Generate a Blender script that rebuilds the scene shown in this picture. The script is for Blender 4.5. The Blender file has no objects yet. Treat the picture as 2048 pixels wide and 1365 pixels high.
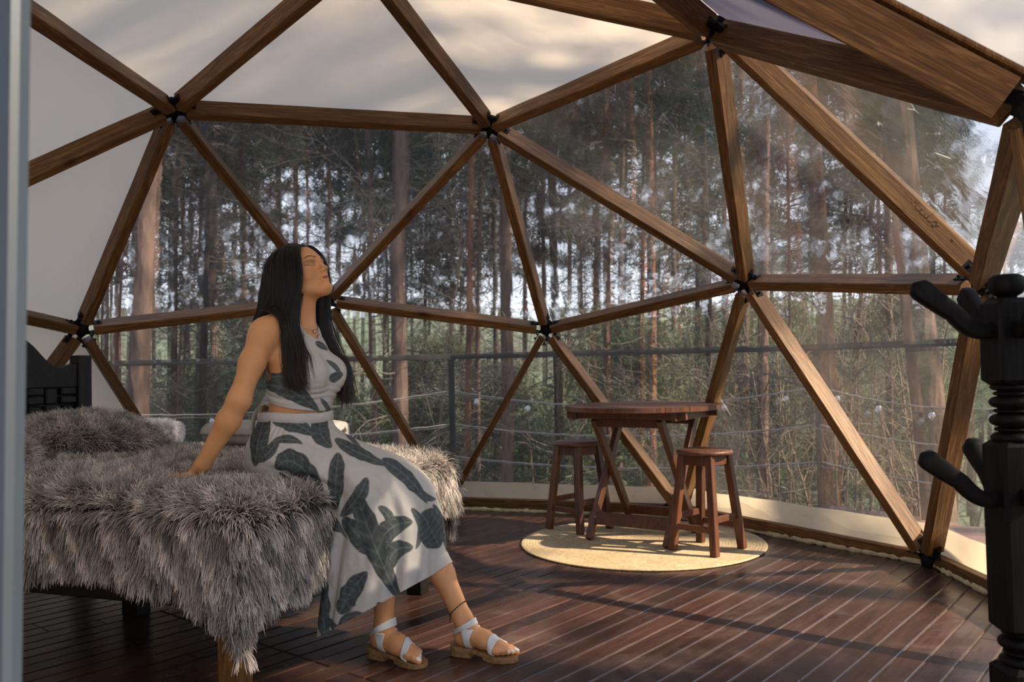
import bpy, bmesh, math, random
import numpy as np
from mathutils import Vector, Matrix, noise
import openvdb as vdb
RNG = np.random.default_rng(7)
random.seed(7)
scn = bpy.context.scene
COL = scn.collection
A = np.array

# ------------------------------------------------------------------ camera
CAM = A([1.681, -2.929, 0.982])
CR = A([0.93838, 0.34493, -0.02120]); CR /= np.linalg.norm(CR)
CF = A([-0.34544, 0.93795, 0.03041]); CF -= CR * (CF @ CR); CF /= np.linalg.norm(CF)
CU = np.cross(CR, CF)
FPX = 1703.986
cam_data = bpy.data.cameras.new('camera')
cam = bpy.data.objects.new('camera', cam_data); COL.objects.link(cam)
cam.matrix_world = Matrix(((CR[0], CU[0], -CF[0], CAM[0]), (CR[1], CU[1], -CF[1], CAM[1]), (CR[2], CU[2], -CF[2], CAM[2]), (0, 0, 0, 1)))
cam_data.sensor_width = 36; cam_data.lens = FPX / 2048 * 36
cam_data.clip_start = 0.05; cam_data.clip_end = 500
cam_data.dof.use_dof = True; cam_data.dof.focus_distance = 3.1; cam_data.dof.aperture_fstop = 5.0
scn.camera = cam
scn.view_settings.view_transform = 'Standard'; scn.view_settings.look = 'None'
scn.view_settings.gamma = 1.0; scn.view_settings.use_curve_mapping = False
scn.view_settings.exposure = 0.0
scn.cycles.max_bounces = 10; scn.cycles.diffuse_bounces = 4; scn.cycles.glossy_bounces = 3
scn.cycles.transmission_bounces = 6; scn.cycles.transparent_max_bounces = 16
scn.cycles.sample_clamp_indirect = 4.0
scn.cycles.caustics_reflective = False; scn.cycles.caustics_refractive = False

# ------------------------------------------------------------------ world and sun
world = bpy.data.worlds.new('forest_sky'); scn.world = world; world.use_nodes = True
wt = world.node_tree; wt.nodes.clear()
def wn(t, **k):
    n = wt.nodes.new(t)
    for a, b in k.items(): setattr(n, a, b)
    return n
w_out = wn('ShaderNodeOutputWorld'); w_bg = wn('ShaderNodeBackground')
w_tc = wn('ShaderNodeTexCoord'); w_sep = wn('ShaderNodeSeparateXYZ'); w_rmp = wn('ShaderNodeValToRGB')
wt.links.new(w_tc.outputs['Generated'], w_sep.inputs[0]); wt.links.new(w_sep.outputs['Z'], w_rmp.inputs[0])
e = w_rmp.color_ramp.elements
e[0].position = 0.0; e[0].color = (0.88, 0.92, 0.98, 1)
e[1].position = 0.7; e[1].color = (0.50, 0.62, 0.90, 1)
wt.links.new(w_rmp.outputs[0], w_bg.inputs[0]); wt.links.new(w_bg.outputs[0], w_out.inputs[0])
w_bg.inputs[1].default_value = 2.5
SUN_DIR = A([0.998, 0.03, 0.0]); SUN_EL = math.radians(34)
SUN_DIR = A([SUN_DIR[0] * math.cos(SUN_EL), SUN_DIR[1] * math.cos(SUN_EL), math.sin(SUN_EL)])
sun_d = bpy.data.lights.new('sun', 'SUN'); sun_d.energy = 17.0; sun_d.angle = math.radians(0.6)
sun_d.color = (1.0, 0.84, 0.63)
sun = bpy.data.objects.new('sun', sun_d); COL.objects.link(sun)
sun.rotation_euler = Vector(SUN_DIR).to_track_quat('Z', 'Y').to_euler()
sun.location = (8, -2, 8)

# ------------------------------------------------------------------ helpers
def ray(x, y): return CF + (x - 1024) / FPX * CR - (y - 682.5) / FPX * CU
def ony(x, y, Y):
    d = ray(x, y); return CAM + d * (Y - CAM[1]) / d[1]
def at(x, y, z): return CAM + ray(x, y) * z
def onz(x, y, Z=0.0):
    d = ray(x, y); return CAM + d * (Z - CAM[2]) / d[2]

def tag(o, label=None, cat=None, group=None, kind=None):
    if label: o['label'] = label
    if cat: o['category'] = cat
    if group: o['group'] = group
    if kind: o['kind'] = kind
    return o
def empty(name, loc=(0, 0, 0), rot=(0, 0, 0), parent=None):
    o = bpy.data.objects.new(name, None); COL.objects.link(o)
    o.location = loc; o.rotation_euler = rot; o.empty_display_size = 0.1
    if parent: o.parent = parent
    return o
def mesh_of(name, verts, faces, mat=None, smooth=False):
    me = bpy.data.meshes.new(name)
    me.from_pydata([tuple(map(float, v)) for v in verts], [], [tuple(int(i) for i in f) for f in faces])
    if mat: me.materials.append(mat)
    if smooth: me.polygons.foreach_set('use_smooth', [True] * len(me.polygons))
    me.update(); return me
def link(name, me, parent=None, loc=(0, 0, 0), rot=(0, 0, 0)):
    o = bpy.data.objects.new(name, me); COL.objects.link(o); o.location = loc; o.rotation_euler = rot
    if parent: o.parent = parent
    return o
class MB:
    """collects solids into one mesh"""
    def __init__(s): s.v = []; s.f = []; s.sm = []
    def add(s, v, f, smooth=False):
        n = len(s.v); s.v += [tuple(map(float, q)) for q in v]; s.f += [tuple(n + int(i) for i in q) for q in f]; s.sm += [smooth] * len(f)
    def box(s, c, d, M=None, b=0.0):
        x, y, z = d[0] / 2, d[1] / 2, d[2] / 2
        b = min(b, x * .9, y * .9, z * .9)
        if b <= 0:
            v = [(i * x, j * y, k * z) for i in (-1, 1) for j in (-1, 1) for k in (-1, 1)]
            f = [(0, 1, 3, 2), (4, 6, 7, 5), (0, 4, 5, 1), (2, 3, 7, 6), (0, 2, 6, 4), (1, 5, 7, 3)]
        else:
            v = []; f = []
            for i in (-1, 1):
                for j in (-1, 1):
                    for k in (-1, 1):
                        v += [(i * x, j * (y - b), k * (z - b)), (i * (x - b), j * y, k * (z - b)), (i * (x - b), j * (y - b), k * z)]
            I = lambda i, j, k, a: ((i > 0) * 4 + (j > 0) * 2 + (k > 0)) * 3 + a
            for i in (-1, 1):
                q = [I(i, -1, -1, 0), I(i, 1, -1, 0), I(i, 1, 1, 0), I(i, -1, 1, 0)]; f.append(q if i > 0 else q[::-1])
                q = [I(-1, i, -1, 1), I(-1, i, 1, 1), I(1, i, 1, 1), I(1, i, -1, 1)]; f.append(q if i > 0 else q[::-1])
                q = [I(-1, -1, i, 2), I(1, -1, i, 2), I(1, 1, i, 2), I(-1, 1, i, 2)]; f.append(q if i > 0 else q[::-1])
            for i in (-1, 1):
                for j in (-1, 1):
                    q = [I(i, j, -1, 0), I(i, j, -1, 1), I(i, j, 1, 1), I(i, j, 1, 0)]; f.append(q if i * j > 0 else q[::-1])
                    q = [I(i, -1, j, 0), I(i, 1, j, 0), I(i, 1, j, 2), I(i, -1, j, 2)]; f.append(q if i * j > 0 else q[::-1])
                    q = [I(-1, i, j, 1), I(-1, i, j, 2), I(1, i, j, 2), I(1, i, j, 1)]; f.append(q if i * j > 0 else q[::-1])
                    for k in (-1, 1):
                        q = [I(i, j, k, 0), I(i, j, k, 1), I(i, j, k, 2)]; f.append(q if i * j * k > 0 else q[::-1])
        v = A(v, float)
        if M is not None: v = v @ A(M).T
        s.add(v + A(c, float), f); return s
    def bar(s, a, b, w, d, upv=(0, 0, 1), bev=0.0, trim=(0, 0)):
        """box from a to b; d is measured along upv, w across"""
        a = A(a, float); b = A(b, float); z = b - a; L = np.linalg.norm(z); z /= L
        a = a + z * trim[0]; b = b - z * trim[1]; L = np.linalg.norm(b - a)
        y = A(upv, float); y = y - z * (y @ z); y /= np.linalg.norm(y); x = np.cross(y, z)
        s.box((a + b) / 2, (w, d, L), np.column_stack([x, y, z]), bev); return s
    def tube(s, pts, rad, n=8, cap=True, smooth=True):
        pts = A(pts, float); m = len(pts); rad = np.broadcast_to(rad, (m,))
        t = np.gradient(pts, axis=0); t /= np.linalg.norm(t, axis=1)[:, None] + 1e-12
        u = np.cross(t[0], (0, 0, 1.)); 
        if np.linalg.norm(u) < .1: u = np.cross(t[0], (1., 0, 0))
        u /= np.linalg.norm(u); V = []
        for i in range(m):
            u = u - t[i] * (u @ t[i]); u /= np.linalg.norm(u); w = np.cross(t[i], u)
            for k in range(n):
                q = 2 * math.pi * k / n; V.append(pts[i] + rad[i] * (u * math.cos(q) + w * math.sin(q)))
        F = [(i * n + k, i * n + (k + 1) % n, (i + 1) * n + (k + 1) % n, (i + 1) * n + k) for i in range(m - 1) for k in range(n)]
        if cap: F += [tuple(range(n))[::-1], tuple((m - 1) * n + k for k in range(n))]
        s.add(V, F, smooth); return s
    def lathe(s, prof, c=(0, 0, 0), n=32, M=None, smooth=True):
        V = []; m = len(prof)
        for r, z in prof:
            for k in range(n):
                q = 2 * math.pi * k / n; V.append((r * math.cos(q), r * math.sin(q), z))
        F = [(i * n + k, i * n + (k + 1) % n, (i + 1) * n + (k + 1) % n, (i + 1) * n + k) for i in range(m - 1) for k in range(n)]
        F += [tuple(range(n))[::-1], tuple((m - 1) * n + k for k in range(n))]
        V = A(V)
        if M is not None: V = V @ A(M).T
        s.add(V + A(c), F, smooth); return s
    def prism(s, poly, z0, z1, M=None, c=(0, 0, 0)):
        n = len(poly); V = A([(p[0], p[1], z0) for p in poly] + [(p[0], p[1], z1) for p in poly], float)
        if M is not None: V = V @ A(M).T
        s.add(V + A(c, float), [tuple(range(n))[::-1], tuple(range(n, 2 * n))] + [(i, (i + 1) % n, n + (i + 1) % n, n + i) for i in range(n)]); return s
    def mesh(s, name, mat):
        me = mesh_of(name, s.v, s.f, mat); me.polygons.foreach_set('use_smooth', s.sm); return me
    def build(s, name, mat, parent=None, loc=(0, 0, 0), rot=(0, 0, 0)): return link(name, s.mesh(name, mat), parent, loc, rot)

ZONES = [(-999, 430, 'behind the bed'), (430, 560, 'left of the dark haired woman'), (560, 720, 'behind the seated woman'), (720, 905, 'between the woman and the railing post'),
         (905, 1100, 'between the railing post and the table'), (1100, 1300, 'above the left half of the table'), (1300, 1500, 'above the right half of the table'), (1500, 1700, 'behind the right stool'),
         (1700, 1850, 'left of the largest right hand trunk'), (1850, 9999, 'beside the coat rack')]
ORD = ['leftmost', 'second', 'third', 'fourth', 'fifth', 'sixth', 'seventh', 'eighth', 'ninth', 'tenth', 'eleventh', 'twelfth', 'thirteenth']
def relabel(items, what):
    """items: (object, picture x); gives each its own label by zone and order from the left"""
    zs = {}
    for o, x in sorted(items, key=lambda q: q[1]):
        z = next(t for a, b, t in ZONES if a <= x < b); zs.setdefault(z, []).append(o)
    for z, L_ in zs.items():
        for i, o in enumerate(L_): o['label'] = (f'{ORD[i]} {what} {z}' if len(L_) > 1 and i == 0 else f'{what} {z}, {ORD[i]} from the left' if i else f'{what} {z}')
def pxx(P):
    d = A(P, float) - CAM; return 1024 + FPX * (d @ CR) / (d @ CF)

# ------------------------------------------------------------------ materials
class NT:
    def __init__(s, name):
        s.m = bpy.data.materials.new(name); s.m.use_nodes = True; s.t = s.m.node_tree; s.t.nodes.clear()
        s.out = s.n('ShaderNodeOutputMaterial')
    def n(s, typ, **k):
        x = s.t.nodes.new(typ)
        for a, b in k.items():
            if a == 'ins':
                for i, v in b.items():
                    if isinstance(v, bpy.types.NodeSocket): s.t.links.new(v, x.inputs[i])
                    else: x.inputs[i].default_value = v
            else: setattr(x, a, b)
        return x
    def l(s, a, b): s.t.links.new(a, b)
    def ramp(s, fac, stops, interp='LINEAR'):
        r = s.n('ShaderNodeValToRGB', ins={0: fac}); r.color_ramp.interpolation = interp
        while len(r.color_ramp.elements) < len(stops): r.color_ramp.elements.new(0.5)
        for q, (p, c) in zip(r.color_ramp.elements, stops): q.position = p; q.color = (*c, 1) if len(c) == 3 else c
        return r.outputs[0]
    def noise(s, vec, scale, detail=4, rough=0.55, dist=0.0):
        return s.n('ShaderNodeTexNoise', ins={'Vector': vec, 'Scale': scale, 'Detail': detail, 'Roughness': rough, 'Distortion': dist}).outputs[0]
    def mix(s, f, a, b, mode='MIX'):
        x = s.n('ShaderNodeMix', data_type='RGBA', blend_type=mode)
        for i, v in ((0, f), (6, a), (7, b)):
            if isinstance(v, bpy.types.NodeSocket): s.l(v, x.inputs[i])
            else: x.inputs[i].default_value = v if i == 0 else ((*v, 1) if len(v) == 3 else v)
        return x.outputs[2]
    def math(s, op, a, b=0.0):
        x = s.n('ShaderNodeMath', operation=op)
        for i, v in ((0, a), (1, b)):
            if isinstance(v, bpy.types.NodeSocket): s.l(v, x.inputs[i])
            else: x.inputs[i].default_value = v
        return x.outputs[0]
    def bump(s, h, strength=0.3, dist=0.01, normal=None):
        x = s.n('ShaderNodeBump', ins={'Height': h, 'Strength': strength, 'Distance': dist})
        if normal: s.l(normal, x.inputs['Normal'])
        return x.outputs[0]
    def obj_vec(s, scale=(1, 1, 1), rand=True, kind='Object'):
        tc = s.n('ShaderNodeTexCoord').outputs[kind]
        mp = s.n('ShaderNodeMapping', ins={'Vector': tc, 'Scale': scale})
        if rand:
            oi = s.n('ShaderNodeObjectInfo'); cb = s.n('ShaderNodeCombineXYZ')
            sc = s.math('MULTIPLY', oi.outputs['Random'], 37.0)
            for i in range(3): s.l(sc, cb.inputs[i])
            s.l(cb.outputs[0], mp.inputs['Location'])
        return mp.outputs[0]
    def pbsdf(s, color, rough=0.5, normal=None, spec=0.5, metal=0.0, **kw):
        p = s.n('ShaderNodeBsdfPrincipled')
        def st(k, v):
            if isinstance(v, bpy.types.NodeSocket): s.l(v, p.inputs[k])
            else: p.inputs[k].default_value = (*v, 1) if (hasattr(v, '__len__') and len(v) == 3 and k != 'Subsurface Radius') else v
        st('Base Color', color); st('Roughness', rough); st('Specular IOR Level', spec); st('Metallic', metal)
        for k, v in kw.items(): st(k.replace('_', ' '), v)
        if normal: s.l(normal, p.inputs['Normal'])
        return p.outputs[0]
    def done(s, shader): s.l(shader, s.out.inputs[0]); return s.m

def wood(name, c0, c1, c2, grain=(14, 14, 1.2), rough=0.5, spec=0.4, knots=True, stain=None, bumps=0.25):
    t = NT(name); v = t.obj_vec(grain)
    g = t.noise(v, 3.0, 6, 0.65, 1.2)
    fine = t.noise(t.obj_vec((grain[0] * 5, grain[1] * 5, grain[2] * 1.2)), 4.0, 3, 0.6)
    col = t.ramp(g, [(0.25, c0), (0.5, c1), (0.78, c2)])
    f2 = t.ramp(fine, [(0.3, (0.62, 0.62, 0.62)), (0.7, (1.12, 1.12, 1.12))])
    col = t.mix(0.6, col, f2, 'MULTIPLY')
    oi = t.n('ShaderNodeObjectInfo').outputs['Random']
    col = t.mix(1.0, col, t.ramp(oi, [(0, (0.78, 0.78, 0.80)), (1, (1.18, 1.14, 1.10))]), 'MULTIPLY')
    if knots:
        k = t.n('ShaderNodeTexVoronoi', ins={'Vector': t.obj_vec((1.6, 1.6, 1.0)), 'Scale': 2.2})
        kk = t.ramp(k.outputs['Distance'], [(0.03, (0.25, 0.2, 0.16)), (0.12, (1, 1, 1))])
        col = t.mix(0.8, col, kk, 'MULTIPLY')
    if stain:
        s2 = t.noise(t.obj_vec((1, 1, 1)), 2.3, 5, 0.6); col = t.mix(t.ramp(s2, [(0.5, (0, 0, 0)), (0.72, (1, 1, 1))]), col, stain)
    nb = t.bump(t.math('ADD', g, fine), bumps, 0.003)
    rr = t.ramp(fine, [(0.3, (rough + .12,) * 3), (0.7, (rough - .08,) * 3)])
    return t.done(t.pbsdf(col, rr, nb, spec))
M = {}
M['strut'] = wood('strut_wood', (0.048, 0.018, 0.005), (0.160, 0.072, 0.020), (0.42, 0.225, 0.078), grain=(26, 26, 1.4), rough=0.5, spec=0.3)
M['strut_dark'] = M['strut']
M['furn'] = wood('varnished_red_wood', (0.045, 0.016, 0.008), (0.110, 0.041, 0.020), (0.18, 0.074, 0.037), rough=0.36, knots=False)
M['black_wood'] = wood('black_stained_wood', (0.0025, 0.002, 0.0018), (0.005, 0.004, 0.0035), (0.010, 0.008, 0.007), rough=0.55, spec=0.12, knots=False)
M['bed_wood'] = wood('dark_bed_wood', (0.006, 0.005, 0.0045), (0.012, 0.009, 0.008), (0.022, 0.016, 0.012), spec=0.25, grain=(1.2, 14, 14), rough=0.45, knots=False)
M['deck_wood'] = wood('outdoor_deck_wood', (0.14, 0.07, 0.05), (0.20, 0.11, 0.08), (0.28, 0.17, 0.12), grain=(1.2, 14, 14), rough=0.6, knots=False)

def m_floor():
    t = NT('dark_varnished_plank'); v = t.obj_vec((16, 1.1, 16))
    g = t.noise(v, 2.5, 6, 0.65, 0.8)
    col = t.ramp(g, [(0.25, (0.025, 0.012, 0.008)), (0.5, (0.052, 0.024, 0.017)), (0.8, (0.092, 0.045, 0.032))])
    oi = t.n('ShaderNodeObjectInfo').outputs['Random']
    col = t.mix(1.0, col, t.ramp(oi, [(0, (0.65, 0.65, 0.68)), (1, (1.35, 1.28, 1.2))]), 'MULTIPLY')
    tc = t.n('ShaderNodeTexCoord').outputs['Object']
    wv = t.n('ShaderNodeNewGeometry').outputs['Position']
    scuff = t.noise(wv, 2.6, 8, 0.72, 0.6)
    sc = t.ramp(scuff, [(0.52, (0, 0, 0)), (0.75, (1, 1, 1))])
    col = t.mix(t.math('MULTIPLY', sc, 0.7), col, (0.15, 0.105, 0.082))
    fl = t.noise(wv, 26, 6, 0.8); spk = t.ramp(fl, [(0.66, (0, 0, 0)), (0.74, (1, 1, 1))])
    col = t.mix(t.math('MULTIPLY', spk, 0.35), col, (0.30, 0.23, 0.17))
    rough = t.ramp(scuff, [(0.3, (0.20,) * 3), (0.7, (0.42,) * 3)])
    nb = t.bump(t.math('ADD', g, t.math('MULTIPLY', fl, 0.6)), 0.30, 0.0025)
    return t.done(t.pbsdf(col, rough, nb, 0.5))
M['floor'] = m_floor()
def simple(name, col, rough=0.6, spec=0.4, metal=0.0, nscale=8, var=0.25, bump=0.1, bdist=0.004):
    t = NT(name); v = t.obj_vec((1, 1, 1)); n = t.noise(v, nscale, 5, 0.6)
    lo = tuple(c * (1 - var) for c in col); hi = tuple(min(1, c * (1 + var)) for c in col)
    c = t.ramp(n, [(0.3, lo), (0.7, hi)])
    return t.done(t.pbsdf(c, rough, t.bump(n, bump, bdist), spec, metal))
M['joint'] = simple('dusty_joint_filler', (0.17, 0.115, 0.075), 0.8, var=0.45, nscale=20)
M['steel'] = simple('black_painted_steel', (0.007, 0.006, 0.0055), 0.6, spec=0.15)
M['rail'] = simple('dark_grey_painted_steel', (0.036, 0.034, 0.032), 0.6, spec=0.2)
M['rope'] = simple('pale_sisal_rope', (0.30, 0.27, 0.235), 0.9, nscale=120, bump=0.6)
M['foam'] = simple('yellowed_foam_sealant', (0.62, 0.52, 0.30), 0.9, nscale=30, bump=0.8, bdist=0.01)
M['mattress'] = simple('mattress_fabric', (0.45, 0.42, 0.38), 0.9)
M['door_grey'] = simple('grey_door_paint', (0.020, 0.029, 0.042), 0.5, nscale=3, var=0.1)
M['white_leather'] = simple('white_leather', (0.72, 0.71, 0.68), 0.45, nscale=60, var=0.05, bump=0.15)
M['cork'] = simple('tan_cork_sole', (0.27, 0.145, 0.055), 0.6, nscale=80, var=0.4, bump=0.2)
M['cord'] = simple('dark_cord', (0.012, 0.008, 0.007), 0.7)
M['silver'] = simple('silver_chain', (0.6, 0.58, 0.55), 0.3, metal=1.0)
M['fleece'] = simple('grey_fleece', (0.46, 0.42, 0.39), 0.95, nscale=25, var=0.2, bump=0.6, bdist=0.01)
M['socket'] = simple('black_bakelite', (0.01, 0.01, 0.01), 0.35)
M['bulb'] = simple('opal_white_glass', (0.78, 0.76, 0.72), 0.25, var=0.03, bump=0.0)

def m_canvas(name='cream_canvas', col=(0.74, 0.64, 0.52), tcol=(0.86, 0.73, 0.57), tf=0.34, stain=0.0):
    t = NT(name); wv = t.n('ShaderNodeNewGeometry').outputs['Position']
    n = t.noise(wv, 1.6, 6, 0.6); f = t.noise(wv, 180, 2, 0.5)
    c = t.ramp(n, [(0.3, tuple(x * .90 for x in col)), (0.7, col)])
    sp = t.n('ShaderNodeTexVoronoi', ins={'Vector': wv, 'Scale': 5.0}).outputs['Distance']
    c = t.mix(0.6, c, t.ramp(sp, [(0.008, (0.35, 0.28, 0.2)), (0.022, (1, 1, 1))]), 'MULTIPLY')
    if stain:
        s2 = t.noise(wv, 4.0, 6, 0.7, 1.5); c = t.mix(t.math('MULTIPLY', t.ramp(s2, [(0.60, (0, 0, 0)), (0.70, (1, 1, 1))]), stain), c, (0.30, 0.14, 0.04))
    wr = t.noise(wv, 3.5, 3, 0.5, 1.0)
    nb = t.bump(t.math('ADD', t.math('MULTIPLY', f, 0.05), wr), 0.35, 0.02)
    d = t.n('ShaderNodeBsdfDiffuse', ins={'Color': c, 'Normal': nb}).outputs[0]
    tr = t.n('ShaderNodeBsdfTranslucent', ins={'Color': (*tcol, 1), 'Normal': nb}).outputs[0]
    x = t.n('ShaderNodeMixShader', ins={0: tf, 1: d, 2: tr}).outputs[0]
    return t.done(x)
M['canvas'] = m_canvas()
M['canopy'] = m_canvas('cream_canopy_canvas', (0.70, 0.66, 0.60), (0.78, 0.73, 0.66), 0.34)
M['skirt_canvas'] = m_canvas('cream_skirt_canvas', (0.74, 0.67, 0.55), (0.88, 0.72, 0.50), 0.45, 0.7)
M['violet_canvas'] = m_canvas('grey_violet_sheet', (0.085, 0.078, 0.10), (0.09, 0.085, 0.115), 0.35)  # bluish sky light through the cloth is put into its colour

def m_vinyl(name, wav=0.5, blur=0.04, fr=0.35):
    t = NT(name); wv = t.n('ShaderNodeNewGeometry').outputs['Position']
    n1 = t.noise(wv, 2.2, 3, 0.5, 0.8); n2 = t.noise(wv, 38, 3, 0.6)
    h = t.math('ADD', n1, t.math('MULTIPLY', n2, 0.06))
    nb = t.bump(h, wav, 0.03)
    tr = t.n('ShaderNodeBsdfTransparent', ins={0: (0.90, 0.91, 0.92, 1)}).outputs[0]
    rf = t.n('ShaderNodeBsdfRefraction', ins={'Color': (0.92, 0.93, 0.94, 1), 'Roughness': blur, 'IOR': 1.04, 'Normal': nb}).outputs[0]
    a = t.n('ShaderNodeMixShader', ins={0: fr, 1: tr, 2: rf}).outputs[0]
    gl = t.n('ShaderNodeBsdfGlossy', ins={'Color': (1, 1, 1, 1), 'Roughness': 0.06, 'Normal': nb}).outputs[0]
    fz = t.n('ShaderNodeFresnel', ins={'IOR': 1.42, 'Normal': nb}).outputs[0]
    b = t.n('ShaderNodeMixShader', ins={0: t.math('MULTIPLY', fz, 1.3), 1: a, 2: gl}).outputs[0]
    dust = t.noise(wv, 1.4, 6, 0.65)
    df = t.n('ShaderNodeBsdfDiffuse', ins={'Color': (0.62, 0.55, 0.48, 1)}).outputs[0]
    tl = t.n('ShaderNodeBsdfTranslucent', ins={'Color': (0.62, 0.60, 0.58, 1)}).outputs[0]
    dd = t.n('ShaderNodeMixShader', ins={0: 0.5, 1: df, 2: tl}).outputs[0]
    sc = t.n('ShaderNodeTexVoronoi', feature='DISTANCE_TO_EDGE', ins={'Vector': t.n('ShaderNodeMapping', ins={'Vector': wv, 'Scale': (1, 1, .6), 'Rotation': (.4, .3, .7)}).outputs[0], 'Scale': 1.3}).outputs['Distance']
    scr = t.ramp(sc, [(0.0, (1, 1, 1)), (0.004, (0, 0, 0))])
    scm = t.ramp(t.noise(wv, 5, 2, .5), [(0.63, (0, 0, 0)), (0.68, (1, 1, 1))])
    fac = t.math('ADD', t.ramp(dust, [(0.3, (0.018,) * 3), (0.75, (0.065,) * 3)]), t.math('MULTIPLY', t.math('MULTIPLY', scr, scm), 0.5))
    return t.done(t.n('ShaderNodeMixShader', ins={0: fac, 1: b, 2: dd}).outputs[0])
M['vinyl_hi'] = m_vinyl('wavy_clear_vinyl', 0.55, 0.13, 0.55)
M['vinyl_lo'] = m_vinyl('clear_vinyl', 0.35, 0.02, 0.25)

# ------------------------------------------------------------------ the dome (setting)
ND = {'top': (-0.01, -0.002, 2.661), 'U0': (0.003, 1.393, 2.326), 'V0': (-0.013, 2.366, 1.236), 'W0': (1.313, 1.82, 1.424), 'U1': (1.329, 0.432, 2.295),
      'V1': (2.275, 0.739, 1.271), 'W1': (2.144, -0.697, 1.443), 'U2': (0.819, -1.127, 2.304), 'V2': (1.393, -1.918, 1.235), 'W2': (0.0, -2.254, 1.443),
      'U3': (-0.819, -1.127, 2.304), 'V3': (-1.393, -1.918, 1.235), 'W3': (-2.144, -0.697, 1.443), 'U4': (-1.325, 0.43, 2.318), 'V4': (-2.258, 0.73, 1.257),
      'W4': (-1.327, 1.823, 1.448), 'B0': (0.809, 2.516, 0.057), 'B1': (2.138, 1.556, 0.026), 'B2': (2.65, 0.0, 0.05), 'B3': (2.144, -1.558, 0.05),
      'B4': (0.819, -2.52, 0.05), 'B5': (-0.819, -2.52, 0.05), 'B6': (-2.144, -1.558, 0.05), 'B7': (-2.65, 0.0, 0.05), 'B8': (-2.144, 1.558, 0.05), 'B9': (-0.806, 2.525, 0.054)}
ND = {k: A(v, float) for k, v in ND.items()}
ND['W1'] = at(2085, 200, 1.95); ND['U2'] = at(845, -447, 2.05)
CEN = A([0, 0, 0.05])
tris = []
for i in range(5):
    j = (i + 1) % 5
    tris += [('top', f'U{i}', f'U{j}'), (f'U{i}', f'W{i}', f'U{j}'), (f'U{i}', f'V{i}', f'W{i}'), (f'U{j}', f'W{i}', f'V{j}')]
for i in range(5):
    bl = f'B{(2 * i - 1) % 10}'; br = f'B{2 * i}'; br2 = f'B{(2 * i + 1) % 10}'
    tris += [(f'V{i}', bl, br), (f'V{i}', br, f'W{i}'), (f'W{i}', br, br2), (f'V{(i + 1) % 5}', f'W{i}', br2)]
edges = set()
for t3 in tris:
    for a, b in ((0, 1), (1, 2), (2, 0)): edges.add(tuple(sorted((t3[a], t3[b]))))
CLEAR = {frozenset(x) for x in (('V4', 'U4', 'W4'), ('U4', 'U0', 'W4'), ('U0', 'W4', 'V0'), ('U0', 'V0', 'W0'), ('U0', 'U1', 'W0'), ('U1', 'W0', 'V1'), ('U1', 'V1', 'W1'),
         ('V4', 'B8', 'W4'), ('W4', 'B8', 'B9'), ('V0', 'W4', 'B9'), ('V0', 'B9', 'B0'), ('V0', 'B0', 'W0'), ('W0', 'B0', 'B1'), ('V1', 'W0', 'B1'), ('V1', 'B1', 'B2'), ('V1', 'B2', 'W1'), ('W1', 'B2', 'B3'))}
frame = tag(empty('timber_frame', CEN), 'geodesic dome frame of brown timber struts bolted to black steel hubs', 'frame', kind='structure')
SEC = {('U1', 'V1'): (0.060, 0.092), ('B9', 'V0'): (0.044, 0.045), ('U1', 'W1'): (0.05, 0.10), ('U2', 'W1'): (0.055, 0.105)}
def strut_mesh(L, w, d):
    # slightly irregular timber: four rings, chamfered corners
    c = 0.004; V = []; F = []
    poly = [(-w/2+c, -d/2), (w/2-c, -d/2), (w/2, -d/2+c), (w/2, d/2-c), (w/2-c, d/2), (-w/2+c, d/2), (-w/2, d/2-c), (-w/2, -d/2+c)]
    n = 8; m = 7
    for i in range(m):
        z = -L/2 + L*i/(m-1); jx, jy = random.uniform(-.0012, .0012), random.uniform(-.0012, .0012)
        V += [(p[0] + jx, p[1] + jy, z) for p in poly]
    F = [(i*n+k, i*n+(k+1) % n, (i+1)*n+(k+1) % n, (i+1)*n+k) for i in range(m-1) for k in range(n)] + [tuple(range(n))[::-1], tuple((m-1)*n+k for k in range(n))]
    return mesh_of('strut', V, F, M['strut'])
def place(o, c, x, y, z, rel=None):
    c = A(c) - (A(rel) if rel is not None else 0)
    o.matrix_local = Matrix(((x[0], y[0], z[0], c[0]), (x[1], y[1], z[1], c[1]), (x[2], y[2], z[2], c[2]), (0, 0, 0, 1)))
STR = {}
for a, b in sorted(edges):
    if 'V2' in (a, b): continue
    if a[0] == 'B' and b[0] == 'B' and {a, b} == {'B3', 'B4'}: continue
    pa, pb = ND[a], ND[b]; base = a[0] == 'B' and b[0] == 'B'
    w, d = SEC.get((a, b), (0.052, 0.092))
    if base: w, d = 0.062, 0.05
    z = pb - pa; L = np.linalg.norm(z); z /= L
    mid = (pa + pb) / 2; y = mid - CEN
    if base: y = A([mid[0], mid[1], 0.0])
    y = y - z * (y @ z); y /= np.linalg.norm(y); x = np.cross(y, z)
    off = -y * (d / 2 - 0.02) if not base else A([0, 0, 0.0])
    if (a, b) == ('U1', 'V1'): off = off * .1
    trim = 0.075
    o = link('strut', strut_mesh(L - (2 * trim if not base else 0.03), w, d), frame)
    place(o, mid + off, x, y, z, CEN); STR[(a, b)] = o
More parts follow.
